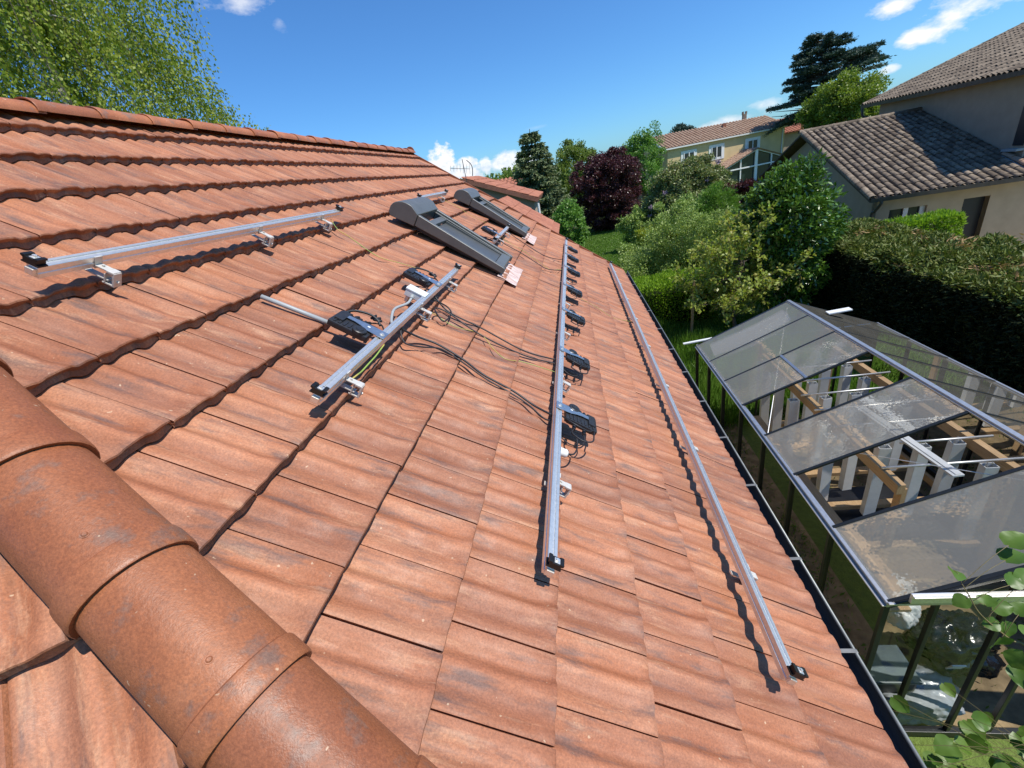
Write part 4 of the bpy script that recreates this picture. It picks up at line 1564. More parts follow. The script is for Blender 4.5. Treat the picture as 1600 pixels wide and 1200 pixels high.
npart(mb, 'downpipe', MT['zinc'], smooth=True)
mb = MB()
wq = T0 + ey * 0.06
mb.prism([(0, 3.35), (0.36, 3.35), (0.36, 4.35), (0, 4.35)], ey, ezv, -ex, wq, 0.03)
npart(mb, 'window', MT['dark_paint'])
mb = MB()
mb.prism([(-.06, 3.22), (0.5, 3.22), (0.5, 3.28), (-.06, 3.28)], ey, ezv, -ex, wq - ey * .0, 0.18)
npart(mb, 'window_sill', MT['conduit'])
# porch roof in front of the tall block
pv = -ey * math.cos(P17) + ezv * -math.sin(P17)
pn = ey * -math.sin(P17) + ezv * math.cos(P17)
po = T0 - ex * 0.22 + ey * 0.45 + ezv * 3.12
canal('porch_roof', po, ex, pv, pn, 3.0, 1.2, MT['canal_new'], nb, seed=4).matrix_basis = NBI
mb = MB()
mb.prism([(0, 0), (1.2, 0), (1.2, -.09), (0, -.09)], pv, pn, ex, po, 3.0)
npart(mb, 'porch_deck', MT['conduit'])

# --------------------------------- the far cream house
fh = thing('cream_house', 'cream two storey house with a pinkish tile roof and white framed windows', 'house', (17, 57, 0))
FHI = Matrix.Translation(-Vector(fh.location))
fx = np.array([0.94, 0.342, 0])
fy = np.array([-0.342, 0.94, 0])
F0 = np.array([10.8, 53.9, 5.04])
FL = 15.6
P3 = math.atan(0.40)
FD = 3.7
fr_ = F0 + fy * FD + ezv * FD * 0.40
fv = -fy * math.cos(P3) - ezv * math.sin(P3)
fn = -fy * math.sin(P3) + ezv * math.cos(P3)


def fpart(mb, name, mat, **kw):
    return mb.build(name, mat, fh, FHI, **kw)


canal('roof', fr_, fx, fv, fn, FL, FD / math.cos(P3), MT['canal_new'], fh, per=0.42, course=0.45, amp=0.11, seed=11).matrix_basis = FHI
mb = MB()
mb.prism([(0, 0), (FD / math.cos(P3) - .02, 0), (FD / math.cos(P3) - .02, -.1), (0, -.1)], fv, fn, fx, fr_, FL)
mb.prism([(0, 0), (FD / math.cos(P3) - .02, 0), (FD / math.cos(P3) - .02, -.1), (0, -.1)], fy * math.cos(P3) - ezv * math.sin(P3), fy * math.sin(P3) + ezv * math.cos(P3), fx, fr_, FL)
fpart(mb, 'roof_deck', MT['canal_new'])
mb = MB()
wb = F0 + fx * 0.35 + fy * 0.22
wb[2] = 0
mb.prism([(0, 0), (0, 5.1), (3.2, 6.35), (6.4, 5.1), (6.4, 0)], fy, ezv, fx, wb, FL - .7)
fpart(mb, 'wall', MT['render_yellow'])
mb = MB()
mb.prism([(0, 0), (0.10, 0), (0.10, .14), (0, .14)], -fy, ezv, fx, F0 - ezv * .08, FL)
mb.prism([(0, 0.0), (3.72, 1.49), (3.72, 1.30), (0, -.19)], fy, ezv, -fx, F0 + fx * .01, 0.05)
fpart(mb, 'gutter', MT['white_paint'])
for s_, zz in ((2.95, 3.22), (6.42, 3.26), (11.05, 3.22)):
    c = wb + fx * (s_ - .35) - fy * .02
    mb = MB()
    mb.prism([(-.98, zz - .2), (.98, zz - .2), (.98, zz + 1.33), (-.98, zz + 1.33)], fx, ezv, -fy, c, 0.03)
    w_ = fpart(mb, 'window', MT['white_paint'])
    mb = MB()
    for q in (-1, 1):
        mb.prism([(q * .05, zz + .06), (q * .58, zz + .06), (q * .58, zz + 1.05), (q * .05, zz + 1.05)], fx, ezv, -fy, c - fy * .031, 0.012)
    mb.build('pane', MT['win'], w_)
    mb = MB()
    for q0, q1 in ((-.66, -.58), (.58, .66), (-.05, .05)):
        mb.prism([(q0, zz), (q1, zz), (q1, zz + 1.12), (q0, zz + 1.12)], fx, ezv, -fy, c - fy * .031, 0.05)
    mb.build('frame', MT['white_paint'], w_)
mb = MB()
cpos = fr_ + fx * 13.3 + fy * .8
mb.box(cpos + ezv * .1, (0.40, 0.45, 1.2), None, 0.02)
mb.box(cpos + ezv * .80 + fx * .22, (0.12, 0.42, 0.3))
mb.box(cpos + ezv * .80 - fx * .22, (0.12, 0.42, 0.3))
fpart(mb, 'chimney', MT['render_grey'])
mb = MB()
mb.box(fr_ + fx * 9.2 + fv * 1.0 + fn * .2, (0.35, 0.35, 0.5))
fpart(mb, 'vent', MT['red_roof'])
mb = MB()
c = wb + fx * (FL - 1.0) - fy * .06
mb.cyl(c, c + ezv * 5.0, 0.06, 8)
fpart(mb, 'downpipe', MT['white_paint'])
# veranda with a white gable frame
vr = thing('veranda', 'white framed glass veranda with a pink tiled gable roof before the cream house', 'veranda', (22, 56, 0))
VI = Matrix.Translation(-Vector(vr.location))
vc = wb + fx * (9.9 - .35)
VZ, VH_, VW, VL = 2.05, 3.45, 4.0, 2.2
for sg in (-1, 1):
    ve_ = (fx * sg * VW + ezv * (VZ - VH_))
    vl = np.linalg.norm(ve_)
    ve_ = ve_ / vl
    vn_ = np.cross(ve_, -fy) * sg
    vn_ = vn_ if vn_[2] > 0 else -vn_
    canal('roof', vc + ezv * VH_, -fy, ve_, vn_, VL, vl + .2, MT['canal_new'], vr, per=0.40, course=0.45, amp=0.09, seed=20 + sg).matrix_basis = VI
    mb = MB()
    mb.prism([(0, .02), (vl + .2, .02), (vl + .2, -.08), (0, -.08)], ve_, vn_, -fy, vc + ezv * VH_, VL)
    mb.build('roof_deck', MT['canal_new'], vr, VI)
vf = vc - fy * (VL - .12)
mb = MB()
zz = lambda s_: VH_ - .1 - (VH_ - VZ) * abs(s_) / VW
for s_ in (-3.9, -1.95, 0, 1.95, 3.9):
    mb.bar(vf + fx * s_, vf + fx * s_ + ezv * zz(s_), 0.34 if s_ == 0 else 0.12, 0.12, fy)
mb.bar(vf - fx * VW + ezv * (VZ - .08), vf + ezv * (VH_ - .08), 0.12, 0.16, fy)
mb.bar(vf + fx * VW + ezv * (VZ - .08), vf + ezv * (VH_ - .08), 0.12, 0.16, fy)
mb.bar(vf - fx * VW + ezv * 1.75, vf + fx * VW + ezv * 1.75, 0.12, 0.22, fy)
mb.build('frame', MT['white_paint'], vr, VI)
mb = MB()
mb.add([vf - fx * 3.9 + fy * .1, vf + fx * 3.9 + fy * .1, vf + fx * 3.9 + fy * .1 + ezv * 1.95, vf + fy * .1 + ezv * 3.3, vf - fx * 3.9 + fy * .1 + ezv * 1.95], [(0, 1, 2, 3, 4)])
mb.build('pane', plain('veranda_glass', (0.018, 0.035, 0.03), 0.12, 0, 0.2, 1.0), vr, VI)


# --------------------------------- smaller buildings
def simple_house(name, label, c, dx, L, D_, ze_, rise, mat_roof, mat_wall, per=0.4):
    h = thing(name, label, 'house', tuple(c) + (0,))
    ax = np.array([math.cos(dx), math.sin(dx), 0])
    ay = np.array([-math.sin(dx), math.cos(dx), 0])
    I_ = Matrix.Translation(-Vector(h.location))
    cc_ = np.array([c[0], c[1], 0.0])
    mb = MB()
    mb.prism([(-D_ / 2 + .4, 0), (-D_ / 2 + .4, ze_), (0, ze_ + rise - .15), (D_ / 2 - .4, ze_), (D_ / 2 - .4, 0)], ay, ezv, ax, cc_ - ax * (L / 2 - .3), L - .6)
    mb.build('wall', mat_wall, h, I_)
    p_ = math.atan(rise / (D_ / 2))
    for sg in (-1, 1):
        v_ = ay * sg * math.cos(p_) - ezv * math.sin(p_)
        n_ = ay * sg * math.sin(p_) + ezv * math.cos(p_)
        ll = D_ / 2 / math.cos(p_)
        canal('roof', cc_ - ax * L / 2 + ezv * (ze_ + rise), ax, v_, n_, L, ll, mat_roof, h, per=per, course=0.5, amp=per * .2, seed=31 + sg, nseg=4).matrix_basis = I_
        mb = MB()
        mb.prism([(0, 0.0), (ll, 0.0), (ll, -.12), (0, -.12)], v_, n_, ax, cc_ - ax * L / 2 + ezv * (ze_ + rise), L)
        mb.build('roof_deck', mat_roof, h, I_)
    return h


def polar(az, t, z=0.0):
    return np.array([t * math.sin(rad(az)), t * math.cos(rad(az)), z])


c = polar(23.0, 72)
simple_house('red_roof_house', 'house with a plain red roof between the cream house and the cedar', (c[0], c[1]), rad(10), 14, 8, 4.3, 1.6, MT['red_roof'], MT['render_grey'])
c = polar(-8.6, 46)
simple_house('red_roof_house', 'low house with an orange red roof behind the spruce', (c[0], c[1]), rad(-8), 7.5, 7, 3.9, 1.3, MT['red_roof'], MT['render_beige'])
c = polar(8.2, 60)
simple_house('red_roof_house', 'small red roof between the dark purple tree and the lilac', (c[0], c[1]), rad(20), 6, 6, 1.3, 1.2, MT['red_roof'], MT['render_beige'])

# lower wings of the tiled house behind the far verge
wg = thing('low_annex', 'low annex with red tiles and a plain grey end wall just behind the far verge', 'annex', (-1.9, 15.6, 0))
WI = Matrix.Translation(-Vector(wg.location))
a_, b_ = np.array([-3.25, 14.6, 5.30]), np.array([-0.98, 14.6, 4.34])
dv_ = (b_ - a_)
lv_ = np.linalg.norm(dv_)
dv_ /= lv_
nn_ = np.array([-dv_[2], 0, dv_[0]])
canal('roof', a_, (0, 1, 0), dv_, nn_, 3.0, lv_, MT['red_roof'], wg, per=0.24, course=0.36, amp=0.03, seed=41).matrix_basis = WI
mb = MB()
mb.prism([(0, 0.02), (lv_, 0.02), (lv_, -.10), (0, -.10)], dv_, nn_, (0, 1, 0), a_, 3.0)
mb.build('roof_deck', MT['red_roof'], wg, WI)
mb = MB()
mb.prism([(-3.25, 0), (-1.14, 0), (-1.14, 4.28), (-3.25, 5.18)], (1, 0, 0), (0, 0, 1), (0, 1, 0), (0, 14.85, 0), 2.6)
mb.build('wall', MT['render_grey'], wg, WI)
MB().cyl((-1.02, 14.80, 0), (-1.02, 14.80, 4.2), 0.04, 8).build('downpipe', MT['white'], wg, WI)
lr = thing('lean_to_roof', 'strip of lower red tiles continuing beyond the far verge of the slope', 'roof', tuple(RP(-.6, 11, -2)))
LI = Matrix.Translation(-Vector(lr.location))
canal('tiles', RP(-1.1, 10.06, -.16), (0, 1, 0), VD, NV, 2.9, 1.62, MT['red_roof'], lr, per=0.242, course=0.356, amp=0.03, seed=44).matrix_basis = LI
mb = MB()
mb.prism([(0, 0.02), (1.62, 0.02), (1.62, -.14), (0, -.14)], VD, NV, (0, 1, 0), RP(-1.1, 10.06, -.16), 2.9)
mb.build('roof_deck', MT['red_roof'], lr, LI)
mb = MB()
q = RP(0.4, 10.2, -.2)
mb.box((q.x - 1.3, 11.3, (q.z + .0) / 2 - .1), (2.0, 2.2, q.z - .25))
mb.build('wall', MT['render_beige'], lr, LI)
an_ = thing('aerial', 'thin television aerial on a mast behind the far end of the roof', 'aerial', (-2.98, 13.9, 4.6))
MB().cyl((0, 0, 0), (0.0, 0, 1.20), 0.010, 8).build('mast', MT['zinc'], an_)
mb = MB()
mb.tube([(-0.34, -.25, 1.02), (0.14, .12, 0.92)], 0.006, 6)
for k in range(7):
    c = Vector((-0.34, -.25, 1.02)).lerp(Vector((0.14, .12, 0.92)), k / 6)
    hl = 0.07 + 0.012 * k
    mb.tube([c + Vector((-.02, 0.0, -hl)), c + Vector((.02, 0, hl))], 0.004, 5)
mb.tube(smooth_path([(0.10, .1, 1.16), (0.19, .14, 1.05), (0.22, .15, 0.92), (0.18, .14, 0.72)], 5), 0.012, 5)
mb.build('elements', MT['zinc'], an_)

# ================================================================== ground
def sheet_mesh(name, pts, z, mat, label=None):
    mb = MB()
    mb.add([(x, y, z) for x, y in pts], [tuple(range(len(pts)))])
    o = mb.build(name, mat)
    o['kind'] = 'structure'
    return o


sheet_mesh('ground', [(-900, -900), (900, -900), (900, 900), (-900, 900)], 0.0, MT['grass'])
sheet_mesh('earth_path', [(1.2, 2.30), (6.4, 2.30), (6.4, 7.6), (1.2, 7.6)], 0.004, MT['soil'])
c = [polar(1.5, 37.5), polar(9, 36.5), polar(9, 37.6), polar(1.5, 38.8)]
sheet_mesh('added_bounce_sheet', [(8.9, 9.0), (22, 8.0), (22, 15.0), (8.9, 15.2)], 0.004, plain('bounce_tan', (0.46, 0.38, 0.26), 0.9, 0, 0.12, 5))  # added sheet that bounces warm light onto the wing's front wall
sheet_mesh('garden_path', [(p[0], p[1]) for p in c], 0.006, plain('pale_gravel', (0.34, 0.32, 0.28), 0.9, 0, 0.2, 8))

# ================================================================== plants
RNG = np.random.default_rng(17)


def unit(a):
    return a / np.maximum(1e-9, np.linalg.norm(a, axis=-1, keepdims=True))


def leaves(pos, L, W, axis=None, spread=1.0, rng=RNG, up=0.0):
    """four-cornered leaves: pos (n,3); L, W lengths; axis preferred growing direction"""
    n = len(pos)
    r = unit(rng.normal(size=(n, 3)))
    a = r if axis is None else unit(axis + spread * r)
    q = unit(rng.normal(size=(n, 3)) + np.array([0, 0, up]))
    b = unit(np.cross(a, q))
    Ls = (L * rng.uniform(0.65, 1.25, (n, 1)))
    Ws = (W * rng.uniform(0.7, 1.2, (n, 1)))
    nrm = np.cross(a, b)
    v = np.stack([pos, pos + a * Ls * 0.45 + b * Ws * 0.5 + nrm * Ws * 0.12, pos + a * Ls, pos + a * Ls * 0.45 - b * Ws * 0.5 + nrm * Ws * 0.12], 1)
    return v.reshape(-1, 3)


def crown_points(c, r, nclump, nleaf, clump_r, rng, inner=0.25, lumpy=0.25, zmin=None, flat=0.75):
    """leaf positions gathered in clumps over an uneven ellipsoid"""
    d = unit(rng.normal(size=(nclump, 3)))
    k = 1 - inner * rng.uniform(0, 1, nclump) ** 1.3
    ph = rng.uniform(0, 6.28, 6)
    w = 1 + lumpy * (0.5 * np.sin(2.1 * d[:, 0] * 2 + ph[0]) + 0.5 * np.sin(3.1 * d[:, 1] * 2 + ph[1]) + 0.5 * np.sin(2.7 * d[:, 2] * 2 + ph[2]))
    cc = np.array(c) + d * np.array(r) * (k * w)[:, None]
    out = rng.normal(size=(nclump, nleaf, 3))
    out = unit(out) * rng.uniform(0.15, 1, (nclump, nleaf, 1)) ** 0.6
    cs = clump_r * rng.uniform(0.6, 1.35, (nclump, 1, 1))
    P = cc[:, None] + out * cs * np.array([1, 1, flat])
    P = P.reshape(-1, 3)
    D_ = np.repeat(d, nleaf, 0)
    if zmin is not None:
        m = P[:, 2] > zmin
        P, D_ = P[m], D_[m]
    return P, D_


LM = {}
LM['birch'] = leaf_material('birch_leaf', [(0.166, 0.253, 0.027), (0.255, 0.336, 0.041), (0.361, 0.396, 0.065), (0.212, 0.288, 0.032)], 0.5, 0.4, 0.3)
LM['spruce'] = leaf_material('spruce_needle', [(0.118, 0.167, 0.082), (0.178, 0.232, 0.114), (0.248, 0.278, 0.131), (0.142, 0.189, 0.095)], 0.6, 0.12, 0.3)
LM['cedar'] = leaf_material('cedar_needle', [(0.036, 0.070, 0.056), (0.056, 0.097, 0.074), (0.076, 0.109, 0.079)], 0.6, 0.10, 0.3)
LM['prunus'] = leaf_material('purple_leaf', [(0.055, 0.016, 0.022), (0.085, 0.025, 0.030), (0.117, 0.036, 0.036), (0.041, 0.014, 0.020)], 0.38, 0.2, 0.5)
LM['poplar'] = leaf_material('fresh_leaf', [(0.125, 0.199, 0.032), (0.177, 0.244, 0.044), (0.222, 0.281, 0.062)], 0.45, 0.35)
LM['lime'] = leaf_material('lime_leaf', [(0.149, 0.218, 0.025), (0.196, 0.270, 0.034), (0.230, 0.299, 0.046)], 0.45, 0.38)
LM['green'] = leaf_material('mid_leaf', [(0.106, 0.230, 0.035), (0.151, 0.301, 0.053), (0.195, 0.338, 0.072)], 0.42, 0.35)
LM['lilac'] = leaf_material('lilac_leaf', [(0.130, 0.206, 0.058), (0.198, 0.255, 0.083), (0.263, 0.293, 0.109), (0.223, 0.206, 0.100)], 0.45, 0.25)
LM['flower'] = leaf_material('lilac_flower', [(0.34, 0.25, 0.36), (0.45, 0.36, 0.46), (0.28, 0.20, 0.31)], 0.6, 0.2, 0.2)
LM['laurel'] = leaf_material('laurel_leaf', [(0.067, 0.147, 0.021), (0.103, 0.209, 0.026), (0.146, 0.261, 0.033)], 0.22, 0.12, 0.9)
LM['conifer'] = leaf_material('soft_conifer', [(0.105, 0.228, 0.031), (0.152, 0.286, 0.037), (0.189, 0.332, 0.051)], 0.5, 0.25)
LM['greygreen'] = leaf_material('grey_green_leaf', [(0.195, 0.298, 0.073), (0.276, 0.378, 0.096), (0.341, 0.425, 0.116), (0.229, 0.348, 0.064)], 0.45, 0.25)
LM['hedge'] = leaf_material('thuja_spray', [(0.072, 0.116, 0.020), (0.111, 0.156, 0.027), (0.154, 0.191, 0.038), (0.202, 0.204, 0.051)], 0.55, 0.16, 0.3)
LM['hedge_shade'] = leaf_material('shade_thuja_spray', [(0.016, 0.027, 0.009), (0.024, 0.036, 0.012), (0.034, 0.046, 0.017)], 0.7, 0.05, 0.15)  # thuja leaves with the shade of the hedge sides put into their colour
LM['dry'] = leaf_material('dry_spray', [(0.34, 0.20, 0.085), (0.42, 0.29, 0.14), (0.24, 0.15, 0.07)], 0.7, 0.2, 0.2)
LM['bright'] = leaf_material('bright_hedge_leaf', [(0.171, 0.309, 0.023), (0.244, 0.398, 0.033), (0.309, 0.455, 0.048)], 0.4, 0.35, 0.5)
LM['apple'] = leaf_material('young_leaf', [(0.234, 0.305, 0.043), (0.320, 0.389, 0.066), (0.389, 0.443, 0.101), (0.369, 0.316, 0.083)], 0.40, 0.4, 0.5)
LM['golden'] = leaf_material('golden_leaf', [(0.276, 0.324, 0.028), (0.359, 0.386, 0.038), (0.221, 0.276, 0.028)], 0.45, 0.35)
LM['vine'] = leaf_material('vine_leaf', [(0.070, 0.141, 0.016), (0.100, 0.187, 0.026), (0.138, 0.221, 0.036)], 0.42, 0.3, 0.4)
LM['blade'] = leaf_material('grass_blade', [(0.082, 0.180, 0.021), (0.124, 0.240, 0.029), (0.165, 0.284, 0.043)], 0.45, 0.35)
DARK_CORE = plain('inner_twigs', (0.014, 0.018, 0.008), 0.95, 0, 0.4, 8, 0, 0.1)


def branch_tubes(mb, base, top, r0, spread, n, rng, lo=0.35, tipr=0.015, droop=0.0):
    base, top = np.array(base, float), np.array(top, float)
    k = 7
    tr_ = [base + (top - base) * i / k + np.append(rng.normal(0, 0.05 * spread * .4, 2), 0) * (0 < i < k) for i in range(k + 1)]
    mb.tube(tr_, [r0 * (1 - 0.85 * i / k) + tipr for i in range(k + 1)], 9)
    tips = []
    for i in range(n):
        t = lo + (1 - lo) * rng.uniform(0, 0.95)
        p = base + (top - base) * t
        d = unit(np.append(rng.normal(size=2), rng.uniform(0.2, 0.9)))
        L = spread * rng.uniform(0.5, 1.0) * (1.15 - 0.5 * t)
        pts = [p + d * L * s_ + np.array([0, 0, -droop * L * s_ * s_]) + rng.normal(0, 0.03 * L, 3) * (s_ > 0) for s_ in np.linspace(0, 1, 5)]
        mb.tube(pts, [max(tipr * .6, r0 * 0.34 * (1 - t * .5) * (1 - .85 * s_)) for s_ in np.linspace(0, 1, 5)], 6)
        tips.append(pts)
    return tips


def tree(name, label, cat, base, crown_c, crown_r, mat, nclump, nleaf, clump_r, L, W, r0=0.12, seed=1, nbr=10, inner=0.35, lumpy=0.25, group=None, bark='bark', axis_k=0.6, flat=0.75, zmin=None, extra=None):
    rng = np.random.default_rng(seed)
    base = np.array(base, float)
    t = thing(name, label, cat, tuple(base), group=group)
    mb = MB()
    cc = np.array(crown_c, float) - base
    branch_tubes(mb, (0, 0, -0.05), (cc[0], cc[1], cc[2] + crown_r[2] * 0.55), r0, max(crown_r) * 0.9, nbr, rng, lo=max(0.12, 0.4 * (cc[2] - crown_r[2]) / max(.5, cc[2])))
    mb.build('trunk', MT[bark], t, smooth=True)
    P, Dd = crown_points(cc, crown_r, nclump, nleaf, clump_r, rng, inner, lumpy, zmin=0.05 if zmin is None else zmin, flat=flat)
    V = leaves(P, L, W, Dd * axis_k + np.array([0, 0, -0.1]), 1.0, rng)
    fast_mesh('crown', V, 4, mat, t)
    if extra:
        extra(t, cc, rng)
    return t


# ---- birch behind the ridge
def birch():
    rng = np.random.default_rng(4)
    base = np.array([-11.9, 10.9, 0.0])
    t = thing('birch_tree', 'tall weeping birch with white bark rising behind the roof ridge', 'tree', tuple(base))
    mb = MB()
    tips = branch_tubes(mb, (0, 0, 0), (0.3, 0.2, 12.6), 0.19, 3.6, 34, rng, lo=0.42, tipr=0.012, droop=0.35)
    mb.build('trunk', MT['birch_bark'], t, smooth=True)
    tw = MB()
    P, A = [], []
    starts = []
    for pts in tips:
        for s_ in (0.35, 0.5, 0.65, 0.8, 0.9, 1.0):
            for _ in range(5):
                i = min(3, int(s_ * 4))
                q = np.array(pts[i]) * (1 - (s_ * 4 - i)) + np.array(pts[i + 1]) * (s_ * 4 - i)
                starts.append(q + rng.normal(0, 0.28, 3))
    for _ in range(1350):
        d = unit(rng.normal(size=3))
        r_ = 1 - 0.45 * rng.uniform() ** 1.4
        starts.append(np.array([0.2, 0.1, 8.9]) + d * np.array([3.35, 3.35, 4.6]) * r_ * (1 + 0.10 * np.sin(5 * d[0] + 7 * d[2]) + 0.08 * np.sin(9 * d[1] - 6 * d[2])))
    for _ in range(260):
        d = unit(rng.normal(size=3))
        starts.append(np.array([1.5, 0.9, 7.0]) + d * np.array([2.8, 2.8, 1.3]))
    for q in starts:
        Ls = rng.uniform(0.7, 2.2)
        out = unit(np.append(q[:2], 0) + np.append(rng.normal(0, .5, 2), 0))
        n = int(Ls * 33)
        s_ = np.linspace(0, 1, n)[:, None]
        c = q + out * 0.30 * s_ * (1 - 0.4 * s_) * Ls + np.array([0, 0, -1.0]) * Ls * s_ ** 1.25 + 0.05 * np.sin(s_ * 9 + rng.uniform(0, 6)) * np.array([1, 0.6, 0])
        P.append(c + rng.normal(0, 0.055, c.shape))
        A.append(np.tile(np.array([0, 0, -1.0]), (n, 1)) + rng.normal(0, .45, c.shape))
        if rng.uniform() < 0.35:
            tw.tube([c[0], c[n // 2], c[-1]], [0.006, 0.004, 0.002], 4, False)
    P, A = np.concatenate(P), np.concatenate(A)
    V = leaves(P, 0.074, 0.055, A, 0.55, rng)
    fast_mesh('crown', V, 4, LM['birch'], t)
    o = tw.build('twigs', MT['bark'], t, recalc=False)
    o['kind'] = 'stuff'


birch()


# ---- conifers with whorled branches
def conifer(name, label, base, H, R, mat, seed, nt, nb_, L, W, droop=0.25, upturn=0.0, dens=60, r0=0.2, taper=1.0, low=0.06, flat=0.10, top_w=0.03, side=0.22, fold=0.5):
    rng = np.random.default_rng(seed)
    base = np.array(base, float)
    t = thing(name, label, 'tree', tuple(base))
    mb = MB()
    mb.tube([(0, 0, 0), (0, 0, H * .5), (0, 0, H * 0.985)], [r0, r0 * .6, 0.02], 9)
    P, A = [], []
    for i in range(nt):
        z = H * (low + (0.985 - low) * (i + rng.uniform(-.3, .3)) / nt)
        k = 1 - z / H
        for j in range(nb_):
            an = rng.uniform(0, 6.283)
            Lb = R * (top_w + (1 - top_w) * k ** taper) * rng.uniform(0.72, 1.12)
            d = np.array([math.cos(an), math.sin(an), 0])
            lat = np.array([-d[1], d[0], 0])
            n = max(8, int(dens * Lb))
            s_ = rng.uniform(0.12, 1, n) ** 0.8
            zz_ = z - droop * Lb * s_ + upturn * Lb * s_ ** 2.2
            wd = side * Lb * (1.05 - s_) + 0.05
            lo_ = rng.uniform(-1, 1, n) * wd
            c = d * (Lb * s_)[:, None] + lat * lo_[:, None]
            c[:, 2] += zz_ - fold * np.abs(lo_) * 0.5 + rng.normal(0, flat * 0.35, n)
            P.append(c)
            A.append(d * 1.0 + lat * np.sign(lo_)[:, None] * 0.7 + np.array([0, 0, -0.25]))
            if j % 2 == 0:
                mb.tube([(0, 0, z), tuple(d * Lb * .55 + np.array([0, 0, z - droop * Lb * .55])), tuple(d * Lb * .95 + np.array([0, 0, z - droop * Lb * .9 + upturn * Lb * .8]))], [0.035 * (0.4 + k), 0.02, 0.006], 5, False)
    mb.build('trunk', MT['bark'], t, recalc=False)
    P, A = np.concatenate(P), np.concatenate(A)
    V = leaves(P, L, W, A, 0.7, rng)
    fast_mesh('crown', V, 4, mat, t)
    return t


p = polar(-3.7, 33)
conifer('spruce_tree', 'blue grey spruce with a pointed top standing behind the low annex', p, 7.95, 3.05, LM['spruce'], 3, 32, 13, 0.26, 0.10, droop=0.30, upturn=0.22, dens=105, taper=0.74, top_w=0.05, side=0.27)


def cedar():
    rng = np.random.default_rng(12)
    base = polar(25.6, 62)
    t = thing('cedar_tree', 'tall dark cedar with flat layered branches towering behind the pale green tree', 'tree', tuple(base))
    mb = MB()
    H = 12.6
    mb.tube([(0, 0, 0), (0.1, 0, H * .5), (0.35, 0, H * 0.97)], [0.5, 0.32, 0.05], 9)
    P, A = [], []
    # (height, azimuth in the view plane, length): layered plates, the top swept to one side
    for i in range(120):
        z = H * (0.45 + 0.53 * (i / 120)) + rng.normal(0, 0.08)
        an = rng.uniform(0, 6.283)
        k = z / H
        Lb = (5.2 * (1 - k) ** 0.72 + 1.35) * rng.uniform(0.55, 1.1)
        d = np.array([math.cos(an), math.sin(an), 0])
        if k < 0.80 and k > 0.62 and d[0] > 0.45:
            Lb *= 1.55
        lat = np.array([-d[1], d[0], 0])
        n = int(190 * Lb)
        s_ = rng.uniform(0.25, 1, n) ** 0.7
        lo_ = rng.normal(0, 0.17, n) * Lb * (1.1 - s_ * .55)
        c = d * (Lb * s_)[:, None] + lat * lo_[:, None]
        c[:, 2] += z + 0.30 * Lb * s_ * (1 - 0.55 * s_) * (0.6 if k < .6 else 1.0) - (0.35 * Lb * s_ ** 2 if k < 0.5 else 0) + rng.normal(0, 0.05, n) + 0.08 * np.sin(lo_ * 5 + i) * s_
        P.append(c)
        A.append(d * 0.8 + rng.normal(0, .5, (n, 3)) * np.array([1, 1, .4]) + np.array([0, 0, 0.15]))
        mb.tube([(0.1 * k, 0, z), tuple(d * Lb * .9 + np.array([0, 0, z + 0.12 * Lb]))], [0.09, 0.02], 5, False)
    mb.build('trunk', MT['bark'], t, recalc=False)
    V = leaves(np.concatenate(P), 0.27, 0.085, np.concatenate(A), 0.55, rng)
    fast_mesh('crown', V, 4, LM['cedar'], t)


cedar()


def at(az, t, z=0.0):
    return tuple(polar(az, t, z))


tree('bright_tree', 'round bright yellow green tree in front of the cedar', 'tree', at(27.6, 36), at(27.6, 36, 4.9), (2.1, 2.1, 2.3), LM['lime'], 220, 220, 0.45, 0.125, 0.09, 0.2, 5, lumpy=0.18)
tree('green_tree', 'pale yellow green tree peeping out behind the spruce', 'tree', at(1.2, 52), at(1.2, 52, 4.3), (2.3, 2.2, 3.3), LM['poplar'], 190, 160, 0.6, 0.17, 0.12, 0.2, 6)
tree('green_tree', 'fresh green tree standing beside the gable end of the cream house', 'tree', at(8.9, 52), at(8.9, 52, 3.9), (2.0, 2.0, 3.0), LM['green'], 170, 110, 0.5, 0.17, 0.12, 0.2, 8, lumpy=0.35)
tree('green_tree', 'low olive green tree between the purple tree and the fresh green one', 'tree', at(6.9, 66), at(6.9, 66, 4.2), (1.8, 1.8, 2.4), LM['poplar'], 90, 70, 0.6, 0.26, 0.18, 0.2, 9)
tree('dark_tree', 'tiny dark treetop above the roof of the cream house', 'tree', at(13.0, 82), at(13.0, 82, 6.6), (1.7, 1.7, 1.5), LM['cedar'], 60, 70, 0.6, 0.35, 0.2, 0.2, 10)
tree('purple_tree', 'dark purple leaved tree with a dense rounded crown by the lawn', 'tree', at(4.5, 37.5), at(4.5, 37.5, 2.9), (2.55, 2.4, 3.0), LM['prunus'], 380, 260, 0.42, 0.13, 0.08, 0.16, 11, inner=0.5, lumpy=0.12)


def lilac_flowers(t, cc, rng):
    P, Dd = crown_points(cc, (2.35, 1.5, 1.55), 46, 60, 0.15, rng, 0.1, 0.2, zmin=1.8)
    fast_mesh('flowers', leaves(P, 0.10, 0.08, None, 1, rng), 4, LM['flower'], t)


